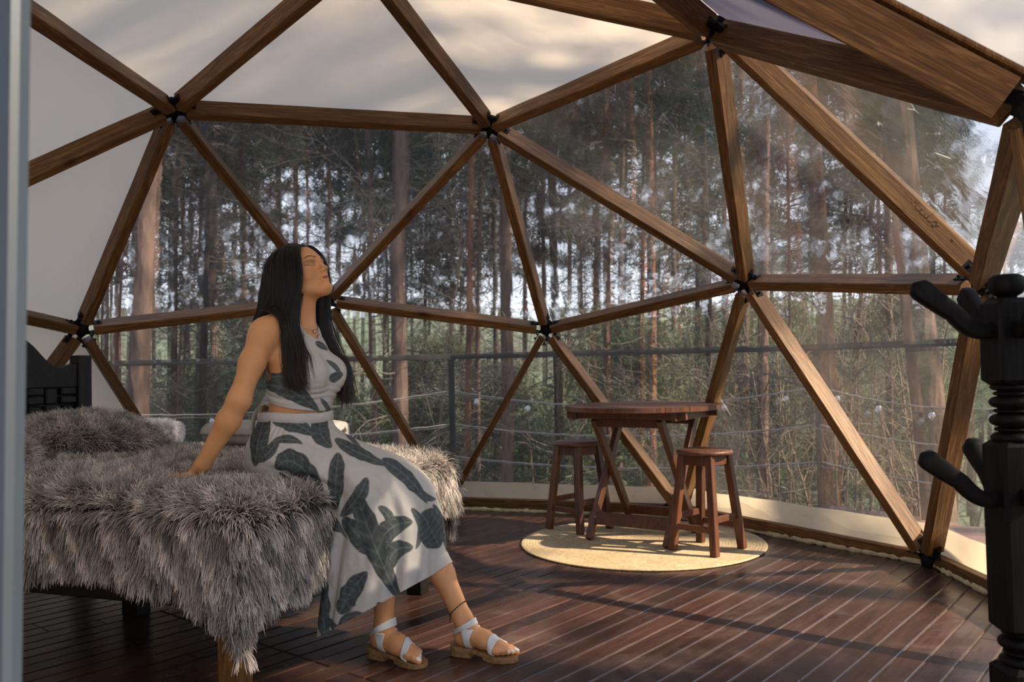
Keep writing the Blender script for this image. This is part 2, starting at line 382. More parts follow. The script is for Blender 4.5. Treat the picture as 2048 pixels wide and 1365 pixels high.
# hubs: black steel drum with a tab and two bolts along each strut
for k, P in ND.items():
    if k == 'V2': continue
    nb = [b if a == k else a for a, b in edges if k in (a, b) and 'V2' not in (a, b)]
    n = P - CEN; n /= np.linalg.norm(n)
    if k[0] == 'B': n = A([P[0], P[1], 0]); n /= np.linalg.norm(n)
    m = MB(); R0 = np.column_stack([np.cross(n, (0.3, 0.2, 1.)) / np.linalg.norm(np.cross(n, (0.3, 0.2, 1.))), [0, 0, 0], n]); R0[:, 1] = np.cross(n, R0[:, 0])
    rr = 0.036
    m.lathe([(rr * .6, -0.06), (rr, -0.05), (rr, 0.02), (rr * .6, 0.026)], P - n * 0.0 - CEN, 16, R0)
    hub = m.build('hub', M['steel'], frame)
    t2 = MB()
    for q in nb:
        if {k, q} == {'W1', 'U2'}: continue
        z = ND[q] - P; z /= np.linalg.norm(z); y = n - z * (n @ z); y /= np.linalg.norm(y); x = np.cross(y, z)
        RM = np.column_stack([x, y, z])
        for s in (-1, 1):
            t2.box(P - CEN + z * 0.075 + x * s * 0.0285 - y * 0.022, (0.005, 0.036, 0.085), RM)
            for zz in (0.070, 0.10):
                t2.lathe([(0.007, 0), (0.007, 0.009), (0.004, 0.011)], P - CEN + z * zz + x * s * 0.031 - y * 0.025, 6, np.column_stack([y, z, x]) if s > 0 else np.column_stack([z, y, -x]), False)
    t2.build('bracket', M['steel'], hub)

# coverings: canvas panels and clear vinyl windows
OFF = 0.032
def panel_mesh(t3, mat, n=10, sag=0.012, seed=0, off=OFF):
    P = [CEN + (ND[k] - CEN) * (1 + off / 2.6) for k in t3]
    nrm = np.cross(P[1] - P[0], P[2] - P[0]); nrm /= np.linalg.norm(nrm)
    if nrm @ (P[0] - CEN) < 0: nrm = -nrm
    V = []; idx = {}
    for i in range(n + 1):
        for j in range(n + 1 - i):
            a, b = i / n, j / n; c = 1 - a - b
            q = P[0] * a + P[1] * b + P[2] * c
            e = 27 * a * b * c
            wv = noise.noise(Vector(q * 2.1 + seed)) * 0.012 * min(1, e * 2)
            idx[i, j] = len(V); V.append(q - CEN - nrm * (sag * e - wv))
    F = []
    for i in range(n):
        for j in range(n - i):
            F.append((idx[i, j], idx[i + 1, j], idx[i, j + 1]))
            if j < n - i - 1: F.append((idx[i + 1, j], idx[i + 1, j + 1], idx[i, j + 1]))
    return mesh_of('panel', V, F, mat, True)
canvas_l = tag(empty('wall_left', CEN), 'cream canvas panels stretched over the left side of the dome frame', kind='structure')
ceiling = tag(empty('ceiling', CEN), 'cream canvas panels stretched between the upper struts of the dome', kind='structure')
wi = 0
for i, t3 in enumerate(tris):
    if 'V2' in t3: continue
    fs = frozenset(t3)
    if fs in CLEAR:
        wi += 1
        hi = any(k[0] == 'U' for k in t3)
        o = link(f'window_{wi}', panel_mesh(t3, M['vinyl_hi' if hi else 'vinyl_lo'], 8, 0.006, i), None, CEN)
        tag(o, None, None, None, 'structure')
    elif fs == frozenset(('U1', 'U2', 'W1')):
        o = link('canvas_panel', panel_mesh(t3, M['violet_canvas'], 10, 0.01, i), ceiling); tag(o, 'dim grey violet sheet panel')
    else:
        cz = np.mean([ND[k][2] for k in t3])
        link('canvas_panel', panel_mesh(t3, M['canvas'], 14, 0.02, i), ceiling if cz > 1.9 or any(k[0] == 'U' for k in t3) and cz > 1.75 else canvas_l)
# cream skirt bands along the foot of the wall, foam seal below
skirts = tag(empty('baseboard_back', (0, 0, 0)), 'cream canvas skirt band along the foot of the clear dome wall', kind='structure')
for k in range(10):
    a, b = ND[f'B{k}'], ND[f'B{(k + 1) % 10}']
    if k == 3: continue
    n = 16; V = []; F = []
    out = A([(a + b)[0], (a + b)[1], 0]); out /= np.linalg.norm(out)
    for i in range(n + 1):
        p = a + (b - a) * i / n
        for j in range(5):
            hz = 0.04 + j * 0.155 / 4 + (noise.noise(Vector((i * .5, k, 0))) * 0.008 if j == 4 else 0)
            q = p + out * (0.030 - hz * 0.12 + noise.noise(Vector((p[0] * 4, p[1] * 4, j * .5))) * 0.008)
            V.append((q[0], q[1], hz + 0.0))
    F = [(i * 5 + j, (i + 1) * 5 + j, (i + 1) * 5 + j + 1, i * 5 + j + 1) for i in range(n) for j in range(4)]
    link('skirt_band', mesh_of('skirt_band', V, F, M['skirt_canvas'], True), skirts)
    pts = [a + (b - a) * t for t in np.linspace(0, 1, 60)]
    pts = [A([p[0] - out[0] * (.012 + .012 * random.random()), p[1] - out[1] * (.012 + .012 * random.random()), 0.008 + 0.006 * random.random()]) for p in pts]
    MB().tube(pts, [0.010 + 0.010 * random.random() for _ in pts], 7).build('foam_seal', M['foam'], skirts)

# entrance: posts and canopy of the doorway the picture is taken through
door = tag(empty('door_1', (0, 0, 0)), 'blurred blue grey door edge at the left of the entrance', kind='structure')
m = MB(); pa = at(-14, 0, 0.86); pb = at(-32, 1365, 0.86); dz = (pb - pa)
m.bar(pa - dz * .9, pb + dz * 1.05, 0.066, 0.03, CF, 0.006)
m.build('door_edge', M['door_grey'], door)
pc = at(2420, 700, 0.86); MB().bar((pc[0], pc[1], -0.0), (pc[0], pc[1], 1.95), 0.06, 0.06, CF, 0.005).build('door_post', M['door_grey'], door)
canopy = tag(empty('trim_1', (0, 0, 0)), 'cream canvas canopy over the entrance', kind='structure')
outd = A([math.sin(math.radians(148)), math.cos(math.radians(148)), 0])
def sheet(c0, c1, c2, c3, nm):
    n = 14; V = []
    for i in range(n + 1):
        for j in range(n + 1):
            u, v = i / n, j / n
            q = (c0 * (1 - u) + c1 * u) * (1 - v) + (c3 * (1 - u) + c2 * u) * v
            V.append(q - A([0, 0, 0.12 * math.sin(math.pi * v) * math.sin(math.pi * u) - 0.01 * noise.noise(Vector(q * 5))]))
    F = [(i * (n + 1) + j, (i + 1) * (n + 1) + j, (i + 1) * (n + 1) + j + 1, i * (n + 1) + j + 1) for i in range(n) for j in range(n)]
    link(nm, mesh_of(nm, V, F, M['canopy'], True), canopy)
up = A([0, 0, .042])
rid = ND['U2'] + outd * 1.35 + A([0, 0, 0.05])
ea = ND['W1'] + outd * 1.1 + A([0, 0, .25]); eb = ND['W2'] + outd * 1.1 + A([0, 0, .25])
sheet(ND['U2'] + up, ND['W1'] + up, ea, rid, 'canopy_sheet'); sheet(ND['W2'] + up, ND['U2'] + up, rid, eb, 'canopy_sheet')
MB().bar(ND['U2'] + A([0, 0, .034]), ND['W1'] + A([0, 0, .034]), .05, .014, (0, 0, 1), .004, (0.05, -.05)).build('canopy_batten', M['strut'], canopy)
m = MB(); m.bar(ND['U2'] + up * .5, rid, 0.04, 0.06); m.build('ridge_bar', M['strut'], canopy)
for q in (ea, eb): MB().bar((q[0], q[1], -0.05), q, 0.05, 0.05, CF, .004).build('canopy_post', M['strut'], canopy)

# ------------------------------------------------------------------ floor: planks on a dusty base
PD = A([0.335, 0.942]); PD /= np.linalg.norm(PD); PN = A([PD[1], -PD[0]])
PW, GAP = 0.0855, 0.0048
floor = tag(empty('floor', (0, 0, 0)), 'dark red brown varnished plank floor with pale dusty joints', kind='structure')
poly = [(ND[f'B{k}'][0] * 1.01, ND[f'B{k}'][1] * 1.01) for k in range(10)][::-1]
MB().prism(poly, -0.045, -0.0035).build('floor_base', M['joint'], floor)
def clip_strip(poly, u0, u1, v0, v1):
    P = [(p[0] * PN[0] + p[1] * PN[1], p[0] * PD[0] + p[1] * PD[1]) for p in poly]
    for ax, lim, sg in ((0, u0, 1), (0, u1, -1), (1, v0, 1), (1, v1, -1)):
        Q = []
        for i in range(len(P)):
            a, b = P[i - 1], P[i]; da = (a[ax] - lim) * sg; db = (b[ax] - lim) * sg
            if da * db < 0:
                t = da / (da - db); Q.append((a[0] + (b[0] - a[0]) * t, a[1] + (b[1] - a[1]) * t))
            if db >= 0: Q.append(b)
        P = Q
        if len(P) < 3: return None
    return P
def planks(poly, parent, mat, name, zt, th, pw, gap, joints, bev=0.0035):
    for s in range(-int(5.2 / pw), int(5.2 / pw)):
        u0 = s * pw + gap / 2; u1 = (s + 1) * pw - gap / 2
        js = joints(s)
        for v0, v1 in zip(js[:-1], js[1:]):
            Q = clip_strip(poly, u0, u1, v0 + 0.002, v1 - 0.002)
            if not Q: continue
            Qa = A(Q); c = Qa.mean(0); n = len(Q)
            if Qa[:, 1].max() - Qa[:, 1].min() < 0.02: continue
            sg = 1
            area = sum(Q[i - 1][0] * Q[i][1] - Q[i][0] * Q[i - 1][1] for i in range(n))
            if area > 0: Q = Q[::-1]; Qa = A(Q)
            # local frame: x along PN, y along PD
            ins = Qa - np.sign(Qa - c) * np.minimum(bev, np.abs(Qa - c) * .5)
            dz = random.uniform(-0.0008, 0.0008)
            V = [(q[0] - c[0], q[1] - c[1], -th) for q in Qa] + [(q[0] - c[0], q[1] - c[1], -bev * .6 + dz) for q in Qa] + [(q[0] - c[0], q[1] - c[1], dz) for q in ins]
            F = [tuple(range(n))] + [((i + 1) % n + r * n, i + r * n, i + (r + 1) * n, (i + 1) % n + (r + 1) * n) for r in (0, 1) for i in range(n)] + [tuple(range(2 * n, 3 * n))[::-1]]
            # outward normals: polygon is clockwise in (u,v) which maps to ccw in world
            o = link(name, mesh_of(name, V, F, mat), parent)
            w = PN * c[0] + PD * c[1]
            o.matrix_local = Matrix(((PN[0], PD[0], 0, w[0]), (PN[1], PD[1], 0, w[1]), (0, 0, 1, zt), (0, 0, 0, 1)))
jr = random.Random(3)
# the long joint seen in the photo runs across many planks near the front
def floor_joints(s):
    j = jr.choice([-0.62, -0.40, -0.40, -0.40]) if -12 < s < 14 else jr.choice([-.8, -.2, .4])
    if 6 <= s <= 9: j = -0.43
    k2 = jr.choice([1.15, 1.5, 1.35, 1.9])
    return [-3, j, k2, 3] if s % 3 else [-3, j, 3]
planks(poly, floor, M['floor'], 'plank', 0.0, 0.02, PW, GAP, floor_joints)

# ------------------------------------------------------------------ outdoors: deck, ground, railing
DECK = [(-1.30, 3.50), (1.72, 3.55), (3.35, 2.30), (4.35, 0.6), (4.6, -4.6), (-5.2, -4.6), (-5.2, 1.6)]
DECK = DECK[::-1]
deck = tag(empty('trim_2', (0, 0, 0)), 'outdoor deck of brown boards around the dome', kind='structure')
def deck_planks():
    ring = []
    for s in range(-34, 40):
        v0 = s * 0.15 + .004; v1 = (s + 1) * 0.15 - .004
        # boards run along x; only the ring outside the dome is laid
        P = [(p[0], p[1]) for p in DECK]
        for lim, sg in ((v0, 1), (v1, -1)):
            Q = []
            for i in range(len(P)):
                a, b = P[i - 1], P[i]; da = (a[1] - lim) * sg; db = (b[1] - lim) * sg
                if da * db < 0:
                    t = da / (da - db); Q.append((a[0] + (b[0] - a[0]) * t, lim))
                if db >= 0: Q.append(b)
            P = Q
            if len(P) < 3: break
        if len(P) < 3: continue
        x0 = min(p[0] for p in P); x1 = max(p[0] for p in P); vm = (v0 + v1) / 2
        segs = [(x0, x1)]
        if abs(vm) < 2.35:
            h = math.sqrt(2.5 ** 2 - vm * vm) - 0.08; segs = [(x0, -h), (h, x1)]
        for a, b in segs:
            if b - a < .05: continue
            o = link('board', MB().box((0, 0, 0), (b - a, v1 - v0, 0.03), None, 0.004).mesh('board', M['deck_wood']), deck)
            o.location = ((a + b) / 2, vm, -0.075)
deck_planks()

def gh(x, y):
    r = math.hypot(x - 1.0, y + 2.0)
    d = -1.6 - 0.28 * max(0, r - 6) if r < 24 else -6.6 + 0.0 * r
    if r > 24: d = -6.64 + 0.27 * (r - 24) if r < 60 else 3.1 + 0.10 * (r - 60)
    return d + 0.5 * noise.noise(Vector((x * .12, y * .12, 0)))
def m_ground():
    t = NT('forest_floor'); wv = t.n('ShaderNodeNewGeometry').outputs['Position']
    n = t.noise(wv, 0.35, 8, 0.7); n2 = t.noise(wv, 3.0, 6, 0.75)
    c = t.ramp(n, [(0.35, (0.11, 0.09, 0.07)), (0.5, (0.13, 0.155, 0.11)), (0.68, (0.27, 0.32, 0.20))])
    c = t.mix(0.7, c, t.ramp(n2, [(0.3, (0.4, 0.4, 0.4)), (0.7, (1.5, 1.5, 1.4))]), 'MULTIPLY')
    return t.done(t.pbsdf(c, 0.95, t.bump(n2, 1.0, 0.3), 0.1))
M['ground'] = m_ground()
n = 70; V = []
for i in range(n):
    for j in range(n):
        x = -95 + 190 * i / (n - 1); y = -25 + 140 * j / (n - 1); V.append((x, y, gh(x, y)))
link('ground', mesh_of('ground', V, [(i * n + j, (i + 1) * n + j, (i + 1) * n + j + 1, i * n + j + 1) for i in range(n - 1) for j in range(n - 1)], M['ground'], True))
tag(bpy.data.objects['ground'], 'sloping forest floor falling away beyond the deck', kind='structure')

# railing: steel posts, flat top rail, three sagging ropes
rail = tag(empty('deck_railing', (-1.30, 3.70, -0.06)), 'dark steel deck railing with a flat top rail and three sagging ropes', 'railing')
RP = [A([-5.1, 0.0]), A([-4.7, 1.75]), A([-1.165, 3.39]), A([1.625, 3.45]), A([3.25, 2.2]), A([4.3, 0.6]), A([4.5, -2.0])]
rloc = A([-1.30, 3.70, -0.06])
HP = {2: 1.065, 3: 1.05}
for i, p in enumerate(RP):
    mm = MB().box((0, 0, 0.56), (0.045, 0.03, 1.10), None, 0.003)
    mm.box((0, 0, 0.01), (0.11, 0.11, 0.012), None, 0.002)
    if i in (2, 3, 4): mm.build('post', M['rail'], rail, A([*p, 0]) - A([rloc[0], rloc[1], 0]))
    else: mm.build('post', M['rail'], rail, A([*p, 0]) - A([rloc[0], rloc[1], 0]))
for a, b in zip(RP[:-1], RP[1:]):
    MB().bar((*a, 1.075), (*b, 1.075), 0.04, 0.045, (0, 0, 1), 0.004).build('top_rail', M['rail'], rail, -rloc)
BULBS = []; FL = []
for i, (a, b) in enumerate(zip(RP[:-1], RP[1:])):
    for k, h in enumerate((0.80, 0.53, 0.27)):
        sag = (0.13, 0.09, 0.07)[k] * (1.1 if i in (1,) else 1)
        t = np.linspace(0, 1, 40); pts = np.column_stack([a[0] + (b[0] - a[0]) * t, a[1] + (b[1] - a[1]) * t, h - sag * 4 * t * (1 - t) + 0.003 * np.sin(t * 97)])
        MB().tube(pts, 0.0065, 6).build('rope', M['rope'], rail, -rloc)
        if k == 0 and i in (1, 2, 3): BULBS += [pts[j] for j in ((6, 13, 20, 27, 34) if i == 1 else (3, 9, 16, 23, 30, 36))]
# fairy light bulbs
def m_glass():
    t = NT('clear_bulb_glass')
    g = t.n('ShaderNodeBsdfGlossy', ins={'Color': (1, 1, 1, 1), 'Roughness': 0.2}).outputs[0]
    tr = t.n('ShaderNodeBsdfTransparent').outputs[0]
    d = t.n('ShaderNodeBsdfDiffuse', ins={'Color': (.8, .8, .8, 1)}).outputs[0]
    return t.done(t.n('ShaderNodeMixShader', ins={0: 0.08, 1: t.n('ShaderNodeMixShader', ins={0: 0.25, 1: tr, 2: g}).outputs[0], 2: d}).outputs[0])
M['glass'] = m_glass()
globe = MB().lathe([(0.003, -0.062), (0.014, -0.058), (0.022, -0.045), (0.023, -0.036), (0.016, -0.022), (0.011, -0.012)], n=14).mesh('globe', M['glass'])
cap = MB().lathe([(0.009, -0.016), (0.012, -0.012), (0.012, 0.008), (0.006, 0.012)], n=10).mesh('bulb_cap', M['socket'])
for j, p in enumerate(BULBS):
    o = empty('fairy_light', tuple(p - A([0, 0, 0.014])))
    tag(o, 'small clear fairy light bulb hanging on the upper railing rope', 'light bulb', 'fairy light bulbs on the railing rope')
    link('globe', globe, o); link('bulb_cap', cap, o); FL.append((o, pxx(p)))
relabel(FL, 'small fairy light bulb')

# ------------------------------------------------------------------ forest
def m_bark(name, c0, c1):
    t = NT(name); v = t.obj_vec((1, 1, 0.25))
    vo = t.n('ShaderNodeTexVoronoi', ins={'Vector': v, 'Scale': 14.0}).outputs['Distance']; n = t.noise(v, 9, 5, 0.7)
    c = t.ramp(t.math('ADD', t.math('MULTIPLY', vo, 0.5), n), [(0.35, c0), (0.85, c1)])
    oi = t.n('ShaderNodeObjectInfo').outputs['Random']
    c = t.mix(1.0, c, t.ramp(oi, [(0, (0.7, 0.72, 0.76)), (1, (1.25, 1.15, 1.1))]), 'MULTIPLY')
    return t.done(t.pbsdf(c, 0.9, t.bump(vo, 0.8, 0.03), 0.2))
M['bark'] = m_bark('pine_bark', (0.034, 0.023, 0.019), (0.135, 0.090, 0.072))
M['bark_red'] = m_bark('reddish_pine_bark', (0.048, 0.022, 0.014), (0.175, 0.085, 0.055))
M['bark_dark'] = m_bark('dark_bark', (0.012, 0.010, 0.009), (0.045, 0.035, 0.029))
def m_leaf(name, c0, c1, tl=0.3):
    t = NT(name); oi = t.n('ShaderNodeObjectInfo').outputs['Random']
    n = t.noise(t.n('ShaderNodeNewGeometry').outputs['Position'], 0.9, 3, 0.6)
    c = t.ramp(n, [(0.35, c0), (0.68, c1)]); c = t.mix(1.0, c, t.ramp(oi, [(0, (0.75, 0.75, 0.8)), (1, (1.25, 1.2, 1.1))]), 'MULTIPLY')
    d = t.n('ShaderNodeBsdfDiffuse', ins={'Color': c}).outputs[0]; r = t.n('ShaderNodeBsdfTranslucent', ins={'Color': c}).outputs[0]
    return t.done(t.n('ShaderNodeMixShader', ins={0: tl, 1: d, 2: r}).outputs[0])
M['needle'] = m_leaf('dark_pine_needles', (0.020, 0.030, 0.024), (0.060, 0.080, 0.055))
M['needle_brown'] = m_leaf('browning_needles', (0.060, 0.038, 0.026), (0.14, 0.085, 0.055))
M['leaf_green'] = m_leaf('light_green_leaves', (0.09, 0.125, 0.075), (0.24, 0.30, 0.17), 0.4)
M['twig'] = simple('grey_dead_twigs', (0.11, 0.095, 0.082), 0.9)
M['shrub_mid'] = m_leaf('grey_green_leaves', (0.050, 0.064, 0.050), (0.150, 0.175, 0.125), 0.35)
M['sapling'] = simple('pale_dry_stems', (0.15, 0.11, 0.08), 0.85)

def crown_mesh(name, H, R, tufts, blades, bl, bw, mat, seed, low=0.0, droop=0.15):
    r = np.random.default_rng(seed); V = []
    # branches: tufts gather along them
    nb = tufts // 22; F = []
    C = []
    for _ in range(nb):
        z = low + H * r.random() ** 0.9; rad = R * (1 - 0.75 * (z - low) / H) * r.uniform(.45, 1.0); q = r.uniform(0, 2 * math.pi)
        k = 22; s = np.sqrt(r.random(k)) * rad
        bz = z + s * 0.15 - droop * s * s / max(R, .1)
        C.append(np.column_stack([np.cos(q) * s, np.sin(q) * s, bz]) + r.normal(0, 0.125 + 0.044 * R, (k, 3)) * [1, 1, .55])
    C = np.concatenate(C); m = len(C)
    d = r.normal(size=(m, blades, 3)); d[..., 2] += 0.25; d /= np.linalg.norm(d, axis=2)[..., None]
    L = bl * r.uniform(.5, 1.2, (m, blades, 1)); s = np.cross(d, r.normal(size=(m, blades, 3))); s /= np.linalg.norm(s, axis=2)[..., None]
    c = C[:, None, :] + r.normal(0, bl * .25, (m, blades, 3))
    P = np.stack([c - s * bw / 2, c + s * bw / 2, c + d * L], 2).reshape(-1, 3)
    me = bpy.data.meshes.new(name); nt = len(P) // 3
    me.vertices.add(len(P)); me.vertices.foreach_set('co', P.ravel()); me.loops.add(nt * 3); me.loops.foreach_set('vertex_index', np.arange(nt * 3))
    me.polygons.add(nt); me.polygons.foreach_set('loop_start', np.arange(nt) * 3); me.polygons.foreach_set('loop_total', np.full(nt, 3))
    me.materials.append(mat); me.update(); me.validate(); return me
CR_D = [crown_mesh('foliage', 9, 2.3, 1400, 16, 0.17, 0.020, M['needle'], s, 0, .3) for s in (1, 2, 3)]
CR_B = [crown_mesh('foliage', 8, 2.1, 1100, 16, 0.16, 0.018, M['needle_brown'], s, 0, .35) for s in (4, 5)]
CR_F = [crown_mesh('foliage', 12, 3.2, 1000, 14, 0.30, 0.045, M['needle'], s, 0, .2) for s in (6, 7)]
SH_G = [crown_mesh('foliage', 2.2, 1.4, 1300, 10, 0.07, 0.022, M['leaf_green'], s, 0, .1) for s in (8, 9)]
SH_D = [crown_mesh('foliage', 2.6, 1.5, 1100, 12, 0.10, 0.014, M['shrub_mid'], s, 0, .1) for s in (10, 11)]
def twigs_mesh(name, H, R, nbr, seed, mat, thick=0.012, up=0.1):
    r = np.random.default_rng(seed); m = MB()
    for _ in range(nbr):
        z = H * r.random(); q = r.uniform(0, 6.283); L = R * r.uniform(.35, 1); d = A([math.cos(q), math.sin(q), r.normal(up, .25)])
        pts = [A([0, 0, z])]; 
        for k in range(5):
            d = d + r.normal(0, .16, 3); d /= np.linalg.norm(d); pts.append(pts[-1] + d * L / 5)
        m.tube(pts, np.linspace(thick, thick * .25, 6), 3, False)
        for k in range(2, 6):
            for _2 in range(2):
                e2 = d + r.normal(0, .8, 3); e2 /= np.linalg.norm(e2); l2 = L * r.uniform(.12, .35); p0 = pts[k]; p1 = p0 + e2 * l2; p2 = p1 + (e2 + r.normal(0, .4, 3)) * l2 * .8
                m.tube([p0, p1, p2], [thick * .4, thick * .25, thick * .12], 3, False)
    return m.mesh(name, mat)
TW = [twigs_mesh('bare_branches', 7.5, 1.9, 60, s, M['twig'], .014) for s in (1, 2, 3)]
def trunk_mesh(H, r0, r1, seed, mat, bendx=0.0):
    n = 14 if r0 > .07 else 8; m = MB(); k = 16; r = random.Random(seed)
    pts = []; ax = ay = 0
    for i in range(k):
        t = i / (k - 1); pts.append((bendx * math.sin(t * 3.1) + noise.noise(Vector((seed, t * 2.2, 0))) * .16 * (r0 / .12) ** .5, noise.noise(Vector((seed, t * 2.2, 9))) * .12, t * H))
    m.tube(pts, [r0 + (r1 - r0) * i / (k - 1) for i in range(k)], n)
    return m.mesh('trunk', mat)
def tree(name, xb, xt, wpx, z, mat, label, cat='tree', crown=None, cz=3.0, cs=1.0, tw=True, group=None, top=12, tz=0.5):
    pb = at(xb, 950, z); pt = at(xt, 250, z); d = (pt - pb) / (pt[2] - pb[2])
    g = gh(pb[0], pb[1]) - .3; base = pb + d * (g - pb[2]); H = top - g
    rad = wpx * z / FPX / 2
    o = empty(name, tuple(base)); tag(o, label, cat, group)
    sh = Matrix(((1, 0, d[0]), (0, 1, d[1]), (0, 0, 1)))
    me = trunk_mesh(H, rad * 1.12, rad * .55, xb, mat)
    co = np.empty(len(me.vertices) * 3); me.vertices.foreach_get('co', co); co = co.reshape(-1, 3)
    # keep the trunk on its measured line in the visible height range
    co[:, 0] += co[:, 2] * d[0]; co[:, 1] += co[:, 2] * d[1]; me.vertices.foreach_set('co', co.ravel()); me.update()
    link('trunk', me, o)
    r = random.Random(int(xb * 7))
    if tw:
        t = link('bare_branches', r.choice(TW), o, (d[0] * (tz - g), d[1] * (tz - g), tz - g - 1.5), (0, 0, r.uniform(0, 6.28))); s = r.uniform(.8, 1.15); t.scale = (s, s, 1); t['kind'] = 'stuff'
    if crown:
        zc = cz - g; c = link('foliage', r.choice(crown), o, (d[0] * zc, d[1] * zc, zc), (0, 0, r.uniform(0, 6.28))); c.scale = (cs, cs, cs); c['kind'] = 'stuff'
    return o
T = [
 (283, 300, 46, 9.0, 'bark', 'thick pinkish brown pine trunk behind the head end of the bed', CR_D, 4.3, .9, 0),
 (234, 250, 15, 12.0, 'bark_red', 'slim sunlit orange pine trunk left of the thick trunk', None, 4, 1, 0),
 (203, 214, 16, 14.0, 'bark', 'dim slim pine trunk beside the left strut at the bed', CR_D, 4.0, 1, 0),
 (328, 352, 20, 13.0, 'bark_dark', 'dark slim pine trunk just right of the thick trunk', CR_D, 5, 1, 1),
 (352, 392, 15, 15.0, 'bark', 'leaning pale pine trunk between two dark trunks', CR_B, 4.5, 1, 1),
 (398, 412, 23, 11.5, 'bark_dark', 'dark knobby pine trunk left of the seated woman', CR_D, 4.6, .8, 1),
 (424, 432, 14, 17.0, 'bark', 'thin brown pine trunk right behind the dark knobby trunk', CR_F, 5, .8, 1),
 (492, 488, 11, 16.0, 'bark_red', 'thin reddish pine trunk just left of the dark hair', CR_B, 4.5, 1, 1),
 (748, 735, 15, 13.0, 'bark', 'slim brown pine trunk right of the face', CR_D, 3.8, 1.1, 1),
 (810, 803, 33, 10.0, 'bark', 'tall thick grey brown pine trunk with a scar, left of the railing post', CR_B, 4.6, .9, 1),
 (782, 790, 24, 14.0, 'bark_dark', 'shaded trunk half hidden behind the tall thick trunk', CR_D, 4.5, 1, 0),
 (938, 946, 13, 12.0, 'bark_red', 'slim reddish trunk just right of the railing post', CR_B, 5, .7, 1),
 (957, 962, 12, 15.0, 'bark', 'thin trunk behind the slim reddish one by the railing post', None, 4, 1, 1),
 (1011, 1010, 25, 11.5, 'bark', 'straight brown pine trunk inside the triangle of struts left of the table', None, 6.5, .6, 0),
 (1118, 1100, 18, 13.0, 'bark_dark', 'dark forked pine trunk behind the hub above the table', CR_D, 4.2, .6, 1),
 (1214, 1212, 16, 14.0, 'bark_red', 'reddish slim trunk above the left half of the table', CR_B, 5.2, .7, 1),
 (1232, 1248, 13, 18.0, 'bark', 'thin trunk leaning right above the table', None, 5, 1, 1),
 (1294, 1300, 19, 13.0, 'bark_red', 'brown red trunk above the middle of the table', CR_B, 4.6, .9, 1),
 (1340, 1352, 12, 18.0, 'bark', 'thin pale trunk above the right half of the table', CR_D, 5.2, .8, 1),
 (1428, 1405, 17, 13.5, 'bark_dark', 'dark bent pine trunk left of the right hub', CR_D, 4.6, .9, 1),
 (1524, 1530, 22, 12.0, 'bark', 'brown trunk standing low behind the right stool', CR_D, 4.5, .8, 1),
 (1656, 1622, 36, 10.5, 'bark_red', 'thick red brown leaning pine trunk behind the right window', CR_B, 4.4, .9, 1),
 (1694, 1760, 12, 14.0, 'bark_dark', 'thin dark trunk leaning right beside the thick leaning one', None, 4, 1, 1),
 (1772, 1776, 14, 15.0, 'bark', 'slim straight trunk between the two big right hand trunks', CR_D, 4.8, .9, 1),
 (1868, 1800, 62, 8.5, 'bark', 'largest dark trunk at the far right beside the coat rack', CR_D, 4.6, .7, 0),
 (1950, 1925, 16, 14.0, 'bark_dark', 'dark slim trunk seen behind the coat rack arms', CR_D, 3.8, .9, 1),
]
for xb, xt, w, z, mt, lab, cr, cz, cs, tw in T:
    tree('pine_tree', xb, xt, w, z, M[mt], lab, 'tree', cr, cz, cs, bool(tw), 'pine trees beyond the deck', 13)
r = random.Random(11); DP = []
for i in range(72):
    x = 150 + (i + r.random()) * 1950 / 72; z = r.uniform(20, 38)
    cr = (CR_F if r.random() < .7 else CR_B) if r.random() < .88 else None
    o = tree('distant_pine', x, x + r.uniform(-14, 14), r.uniform(6, 12), z, M[r.choice(['bark', 'bark_dark', 'bark_red'])],
         'slender pine in the dense stand far beyond the deck', 'tree', cr, r.uniform(3.0, 7.5), r.uniform(.7, 1.0), r.random() < .6, 'distant pines beyond the deck', 18); DP.append((o, x))
relabel(DP, 'slender far pine')
# unseen trees added on the sun side and behind the camera for dapple
for i, (x, y) in enumerate([(10.5, 5.5), (14, 3.2), (-6.5, -2.5), (-8, 1), (12, -9), (1, -13), (-4, -11)]):
    g = gh(x, y); o = empty('pine_tree', (x, y, g)); tag(o, 'pine standing outside the frame, ' + ['far right of the table', 'farther right behind the deck', 'left of the camera side', 'left of the headboard', 'right behind the coat rack', 'behind the entrance', 'behind the door edge'][i], 'tree', 'pine trees around the deck')
    link('trunk', trunk_mesh(14, .16, .08, 100 + i, M['bark']), o)
    c = link('foliage', CR_D[i % 3], o, (0, 0, 8.5 - g), (0, 0, i)); c['kind'] = 'stuff'
for i, (x, y) in enumerate([(9.8, -2.3), (10.4, 0.0), (10.0, 2.3), (11.6, -1.2), (11.4, 1.3)]):  # unseen tall pines, added so that their crowns shade the roof canvas
    g = gh(x, y); o = empty('pine_tree', (x, y, g)); tag(o, 'tall high crowned pine outside the frame, ' + ['nearest', 'middle', 'second nearest', 'farthest', 'second farthest'][i] + ' on the sunny side', 'tree', 'tall pines on the sunny side')
    link('trunk', trunk_mesh(17, .15, .08, 200 + i, M['bark']), o)
    c = link('foliage', CR_D[i % 3], o, (0, 0, 8.6 + (x - 10) * .67 - g), (0, 0, i)); c['kind'] = 'stuff'
RL_ = [(11, -0.7), (12.5, 3.9)]  # unseen low pines, added to dapple and darken the floor
for i, (x, y) in enumerate(RL_):
    g = gh(x, y); o = empty('pine_tree', (x, y, g)); tag(o, ['low branched pine outside the frame, level with the entrance', 'low branched pine outside the frame, level with the table'][i], 'tree', 'low pines on the sunny side')
    link('trunk', trunk_mesh(9, .12, .06, 400 + i, M['bark']), o); c = link('foliage', CR_D[i], o, (0, 0, 2.4 - g), (0, 0, i)); c['kind'] = 'stuff'; c.scale = (.9, .9, .8)
